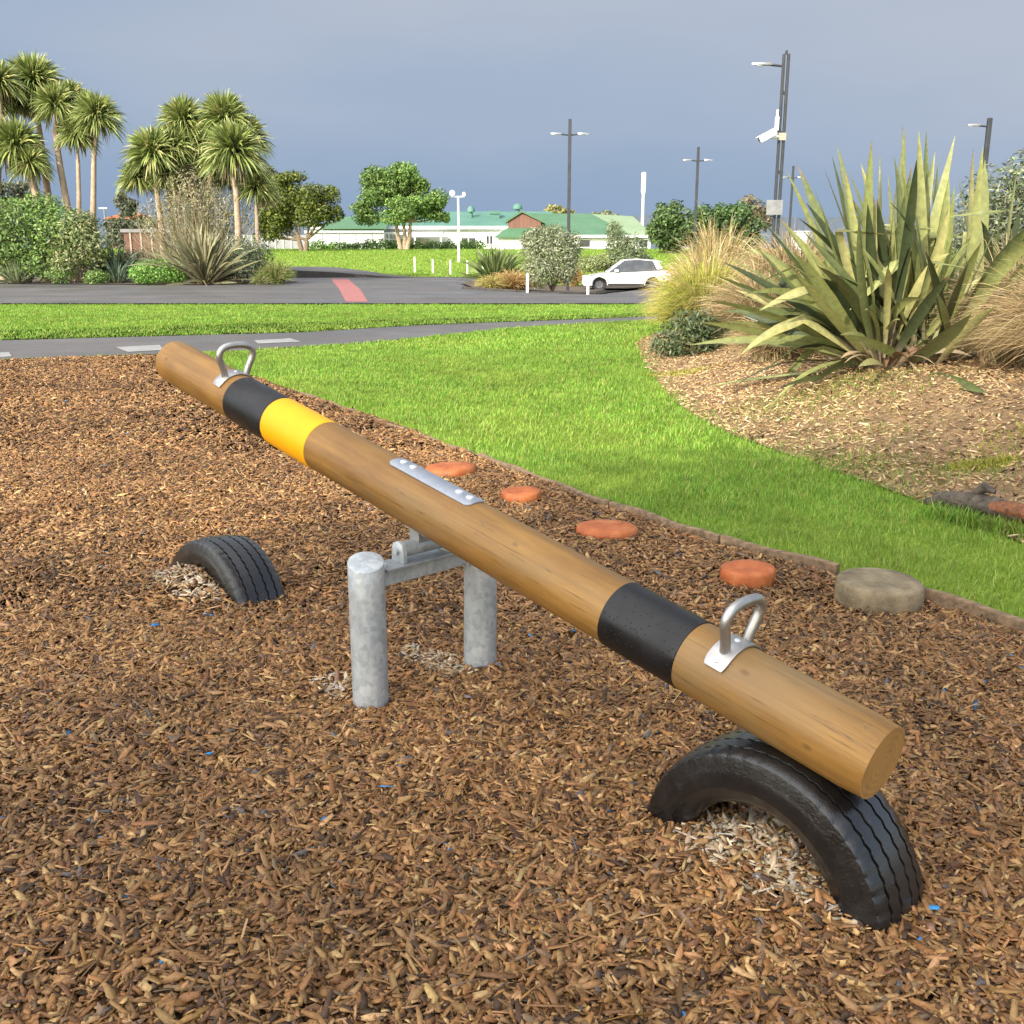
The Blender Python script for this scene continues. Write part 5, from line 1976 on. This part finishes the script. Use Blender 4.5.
def build_car():
    Y = 53.0
    a, c = atY(579, 288, Y), atY(667, 288, Y)
    L = 4.62
    cx = (a.x + c.x) / 2 + .10
    cz = float(terr(cx, Y)) + .03
    t = thing('parked_car', 'white parked hatchback suv seen from its side beyond the lawn', 'car', (cx, Y, cz), (0, 0, R(-2)))
    scl = (c.x - a.x) / L
    t.scale = (1, 1, .94)

    def X(v):
        return v * scl

    # side outline, front at -x
    wx = (-1.40, 1.36)
    wr = .40

    def arch(x0):
        return [(x0 + wr * math.cos(q), .36 + wr * math.sin(q)) for q in [R(a_) for a_ in range(190, -11, -20)]]

    low = [(-2.26, .42), (-2.20, .30)] + [(-1.83, .27)]
    out = [(-2.27, .62), (-2.29, .45), (-2.2, .28)] + [(wx[0] - wr * math.cos(R(q)), .36 + wr * math.sin(R(q))) for q in range(-10, 191, 20)] + \
          [(wx[1] - wr * math.cos(R(q)), .36 + wr * math.sin(R(q))) for q in range(-10, 191, 20)] + \
          [(2.2, .34), (2.30, .5), (2.31, .72), (2.27, .88), (2.2, 1.06), (1.9, 1.10), (.9, 1.04), (-.2, .99), (-.85, .985), (-1.2, .96), (-1.75, .87), (-2.1, .76)]
    n = len(out)
    layers = [(-.925, .90, .03), (-.93, .985, .0), (-.90, 1.0, 0), (.90, 1.0, 0), (.93, .985, 0), (.925, .90, .03)]
    layers = [(-.90, .965), (-.925, .99), (-.86, 1.0), (.86, 1.0), (.925, .99), (.90, .965)]
    b = MB()
    vs, fs = [], []
    cz0 = .62
    for y, s in layers:
        for x, z in out:
            vs.append((X(x * s), X(y), X(cz0 + (z - cz0) * (s if z > cz0 else 1))))
    for i in range(len(layers) - 1):
        for k in range(n):
            fs.append((i * n + k, i * n + (k + 1) % n, (i + 1) * n + (k + 1) % n, (i + 1) * n + k))
    fs += [tuple(range(n - 1, -1, -1)), tuple((len(layers) - 1) * n + k for k in range(n))]
    b.add(vs, fs)
    body = b.build('body', M['carpaint'], t, smooth=35, world=False)
    # cabin glass
    gb_ = [(-1.02, .975), (1.98, 1.08), (1.5, 1.56), (.6, 1.65), (-.15, 1.62)]
    b = MB()
    vs = [(X(x), X(-.80 if z < 1.2 else -.62), X(z)) for x, z in gb_] + [(X(x), X(.80 if z < 1.2 else .62), X(z)) for x, z in gb_]
    fs = [tuple(range(4, -1, -1)), tuple(range(5, 10))] + [(i, (i + 1) % 5, 5 + (i + 1) % 5, 5 + i) for i in range(5)]
    b.add(vs, fs)
    b.build('windows', M['glass'], t, world=False)
    # roof skin and pillars
    b = MB()
    rp_ = [(-.22, 1.615), (.6, 1.655), (1.5, 1.565), (1.86, 1.52), (1.83, 1.56), (1.5, 1.62), (.6, 1.705), (-.1, 1.67)]
    vs = [(X(x), X(-.65), X(z)) for x, z in rp_] + [(X(x), X(.65), X(z)) for x, z in rp_]
    m = len(rp_)
    fs = [tuple(range(m - 1, -1, -1)), tuple(range(m, 2 * m))] + [(i, (i + 1) % m, m + (i + 1) % m, m + i) for i in range(m)]
    b.add(vs, fs)
    b.build('roof', M['carpaint'], t, world=False, smooth=40, bevel=.02)
    for sgn in (-1, 1):
        def pillar(x0, x1, w0, w1, mat, nm='pillar'):
            b = MB()
            o0, o1 = .812, .632
            vs = []
            for yo in (0, -.03):
                vs += [(X(x0 - w0), X(sgn * (o0 + yo)), X(1.0)), (X(x0 + w0), X(sgn * (o0 + yo)), X(1.0)), (X(x1 + w1), X(sgn * (o1 + yo)), X(1.635)), (X(x1 - w1), X(sgn * (o1 + yo)), X(1.635))]
            b.add(vs, [(0, 1, 2, 3), (7, 6, 5, 4), (0, 4, 5, 1), (1, 5, 6, 2), (2, 6, 7, 3), (3, 7, 4, 0)])
            b.build(nm, M[mat], t, world=False)
        pillar(-.98, -.14, .05, .05, 'carpaint')
        pillar(.28, .36, .05, .045, 'black')
        pillar(1.28, 1.12, .05, .04, 'black')
        pillar(1.80, 1.46, .16, .12, 'carpaint')
        b = MB()
        b.box(X(-.62), X(-.42), X(sgn * .95 - .09), X(sgn * .95 + .09), X(1.0), X(1.14))
        b.build('mirror', M['carpaint'], t, world=False, bevel=.03)
        for xd in (.05, 1.0):
            b = MB()
            b.box(X(xd), X(xd + .2), X(sgn * .93 - .015), X(sgn * .93 + .015), X(.86), X(.895))
            b.build('door_handle', M['lamp'], t, world=False, bevel=.006)
        b = MB()
        b.box(X(-2.2), X(-1.82), X(sgn * .74 - .165), X(sgn * .74 + .165), X(.70), X(.79))
        b.build('headlight', M['lens'], t, world=False, bevel=.02)
        b = MB()
        b.box(X(2.0), X(2.30), X(sgn * .76 - .155), X(sgn * .76 + .155), X(.93), X(1.03))
        b.build('tail_light', M['red'], t, world=False, bevel=.02)
        b = MB()
        b.box(X(-.95), X(.92), X(sgn * .925 - .012), X(sgn * .925 + .012), X(.26), X(.40))
        b.build('sill', M['black'], t, world=False)
        for xw in wx:
            b = MB()
            b.lathe([(X(.21), X(-.10)), (X(.34), X(-.115)), (X(.365), X(-.09)), (X(.37), 0), (X(.365), X(.09)), (X(.34), X(.115)), (X(.21), X(.10))], 32, 'Y', closed=True)
            w = b.build('wheel', M['tyre'], t, smooth=40, world=False)
            w.location = (X(xw), X(sgn * .80), X(.345))
            b = MB()
            b.lathe([(X(.225), X(-.085)), (X(.215), X(.085)), (X(.2), X(.085)), (X(.2), X(-.06)), (X(.0005), X(-.05)), (X(.0005), X(-.06)), (X(.2), X(-.085))], 24, 'Y')
            for k in range(5):
                Rm = Matrix.Rotation(2 * PI * k / 5, 4, 'Y')
                for ys in (-1, 1):
                    b.box(X(.03), X(.205), X(ys * .085 - .012), X(ys * .085 + .012), X(-.035), X(.035), mat=Rm)
            b.build('rim', M['rim'], w, smooth=40, world=False)
    b = MB()
    b.box(X(-2.30), X(-2.26), X(-.45), X(.45), X(.46), X(.66))
    b.build('grille', M['black'], t, world=False, bevel=.01)
    b = MB()
    b.box(X(-1.9), X(1.9), X(-.7), X(.7), X(.28), X(.6))
    b.build('underbody', M['black'], t, world=False)
    return t


build_car()
# pale utility box glimpsed behind the flax
a, c = atY(795, 248, 40), atY(808, 231, 40)
b = MB()
b.box(a.x, c.x, 40, 40.6, float(terr(a.x, 40)) - .1, c.z - .05)
b.box(a.x - .05, c.x + .05, 39.95, 40.65, c.z - .045, c.z)
tag(b.build('utility_box', M['whitep'], None, bevel=.02), 'white utility box glimpsed left of the flax behind the tussocks', 'box')

# ================================================================== the tree that shades the foreground (behind the viewer)
sun_az = Vector((-.52, -.854, 0)).normalized()
SUN_EL = R(29)
tc = Vector((2.5, 1.9, 0)) + sun_az * 14.5 + Vector((0, 0, 14.5 * math.tan(SUN_EL)))


def shade_tree(label, cx, cy, cz, rx, rz, n, seed):
    rg = random.Random(seed)
    t = thing('shade_tree', label, 'tree', (cx, cy, 0))
    cl, rd = [], []
    for i in range(26):
        a = rg.uniform(0, 2 * PI)
        q = math.sqrt(rg.random())
        u = rg.uniform(-1, 1)
        cl.append((cx + math.cos(a) * q * rx * .75, cy + math.sin(a) * q * rx * .75, cz + u * rz * .75 * math.sqrt(max(0, 1 - q * q * .7))))
        r = rg.uniform(.28, .42) * rx
        rd.append((r, r, r * .75))
    V, Q, P = leafcloud(cl, rd, n, .26, .15, [(.08, .13, .04), (.11, .17, .05), (.06, .1, .03)], shell=.3)
    np_mesh('crown', V, Q, M['leaf'], P, t)
    b = MB()
    b.tube([(cx, cy, -.2), (cx + .1, cy, cz * .4), (cx, cy, cz)], [.5, .4, .2], 12, jitter=.06)
    for c in cl[::2]:
        b.tube([(cx, cy, cz * .45), ((cx + c[0]) / 2, (cy + c[1]) / 2, cz * .7), c], [.16, .1, .04], 7)
    b.build('trunk', M['bark'], t, smooth=60)


SHADE = True
if SHADE:
    shade_tree('broad leafy tree standing behind the viewer and shading the wood chips', tc.x, tc.y, tc.z, 5.3, 3.2, 25000, 4)

# ================================================================== SKY, SUN
w = bpy.data.worlds.new('World')
SC.world = w
w.use_nodes = True
nt = w.node_tree
nt.nodes.clear()
out = nt.nodes.new('ShaderNodeOutputWorld')
sky = nt.nodes.new('ShaderNodeTexSky')
sky.sky_type = 'NISHITA'
sky.sun_disc = False
sky.sun_elevation = SUN_EL
sky.sun_rotation = math.atan2(sun_az.x, sun_az.y)
sky.air_density = 1.0
sky.dust_density = 1.5
bg1 = nt.nodes.new('ShaderNodeBackground')
bg1.inputs[1].default_value = .15
nt.links.new(sky.outputs[0], bg1.inputs[0])
tcn = nt.nodes.new('ShaderNodeTexCoord')
sep = nt.nodes.new('ShaderNodeSeparateXYZ')
nt.links.new(tcn.outputs['Generated'], sep.inputs[0])
# the storm cloud bank stands ahead of the viewer, added bright fill sky behind, out of view
nz = nt.nodes.new('ShaderNodeTexNoise')
nz.inputs['Scale'].default_value = 1.9
nz.inputs['Detail'].default_value = 5
mp = nt.nodes.new('ShaderNodeMapping')
mp.inputs['Scale'].default_value = (1, 1, 3.5)
nt.links.new(tcn.outputs['Generated'], mp.inputs[0])
nt.links.new(mp.outputs[0], nz.inputs['Vector'])
add = nt.nodes.new('ShaderNodeMath')
add.operation = 'MULTIPLY_ADD'
add.inputs[1].default_value = .34
nt.links.new(nz.outputs['Fac'], add.inputs[0])
ax = nt.nodes.new('ShaderNodeMath')
ax.operation = 'MULTIPLY_ADD'
ax.inputs[1].default_value = .13
nt.links.new(sep.outputs['X'], ax.inputs[0])
nt.links.new(sep.outputs['Z'], ax.inputs[2])
nt.links.new(ax.outputs[0], add.inputs[2])
rp = nt.nodes.new('ShaderNodeValToRGB')
els = rp.color_ramp.elements
STORM = [(.12, (.275, .378, .55)), (.22, (.318, .42, .582)), (.32, (.39, .475, .615)), (.42, (.475, .53, .635)), (.56, (.62, .65, .71))]
while len(els) < len(STORM):
    els.new(.5)
for e, (q, c) in zip(els, STORM):
    e.position = q
    e.color = (*c, 1)
nt.links.new(add.outputs[0], rp.inputs[0])
bg2 = nt.nodes.new('ShaderNodeBackground')
bg2.inputs[1].default_value = .685
nt.links.new(rp.outputs[0], bg2.inputs[0])
mr = nt.nodes.new('ShaderNodeMapRange')
mr.interpolation_type = 'SMOOTHSTEP'
mr.inputs['From Min'].default_value = -.2
mr.inputs['From Max'].default_value = .5
yz = nt.nodes.new('ShaderNodeMath')
yz.operation = 'MULTIPLY_ADD'
yz.inputs[1].default_value = -.8
nt.links.new(sep.outputs['Z'], yz.inputs[0])
nt.links.new(sep.outputs['Y'], yz.inputs[2])
nt.links.new(yz.outputs[0], mr.inputs[0])
mx = nt.nodes.new('ShaderNodeMixShader')
nt.links.new(mr.outputs[0], mx.inputs[0])
bg3 = nt.nodes.new('ShaderNodeBackground')   # unseen bright cloud added overhead and behind to fill the shaded foreground
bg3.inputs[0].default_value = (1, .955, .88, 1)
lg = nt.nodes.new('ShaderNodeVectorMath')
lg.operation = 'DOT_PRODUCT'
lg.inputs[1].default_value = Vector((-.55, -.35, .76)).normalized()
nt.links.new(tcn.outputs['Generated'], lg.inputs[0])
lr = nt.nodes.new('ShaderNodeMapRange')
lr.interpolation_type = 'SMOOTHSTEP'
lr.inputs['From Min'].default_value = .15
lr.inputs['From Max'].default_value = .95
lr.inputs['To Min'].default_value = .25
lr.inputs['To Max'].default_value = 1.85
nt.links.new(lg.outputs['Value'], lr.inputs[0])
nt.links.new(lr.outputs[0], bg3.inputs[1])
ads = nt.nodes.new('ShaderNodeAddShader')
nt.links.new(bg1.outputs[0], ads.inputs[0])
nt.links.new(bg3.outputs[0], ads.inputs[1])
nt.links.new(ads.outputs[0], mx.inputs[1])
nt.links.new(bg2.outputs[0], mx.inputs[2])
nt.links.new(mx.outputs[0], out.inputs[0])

sl = bpy.data.lights.new('sun', 'SUN')
sl.energy = 4.6
sl.angle = R(.6)
sl.color = (1, .93, .80)
so = bpy.data.objects.new('sun', sl)
C.objects.link(so)
so.location = (0, 0, 30)
sd = Vector((sun_az.x * math.cos(SUN_EL), sun_az.y * math.cos(SUN_EL), math.sin(SUN_EL)))
so.rotation_euler = sd.to_track_quat('Z', 'Y').to_euler()

SC.view_settings.view_transform = 'Standard'
SC.view_settings.look = 'None'
SC.view_settings.exposure = .54
SC.view_settings.gamma = 1
SC.cycles.use_denoising = True
SC.cycles.max_bounces = 6
SC.cycles.transparent_max_bounces = 4
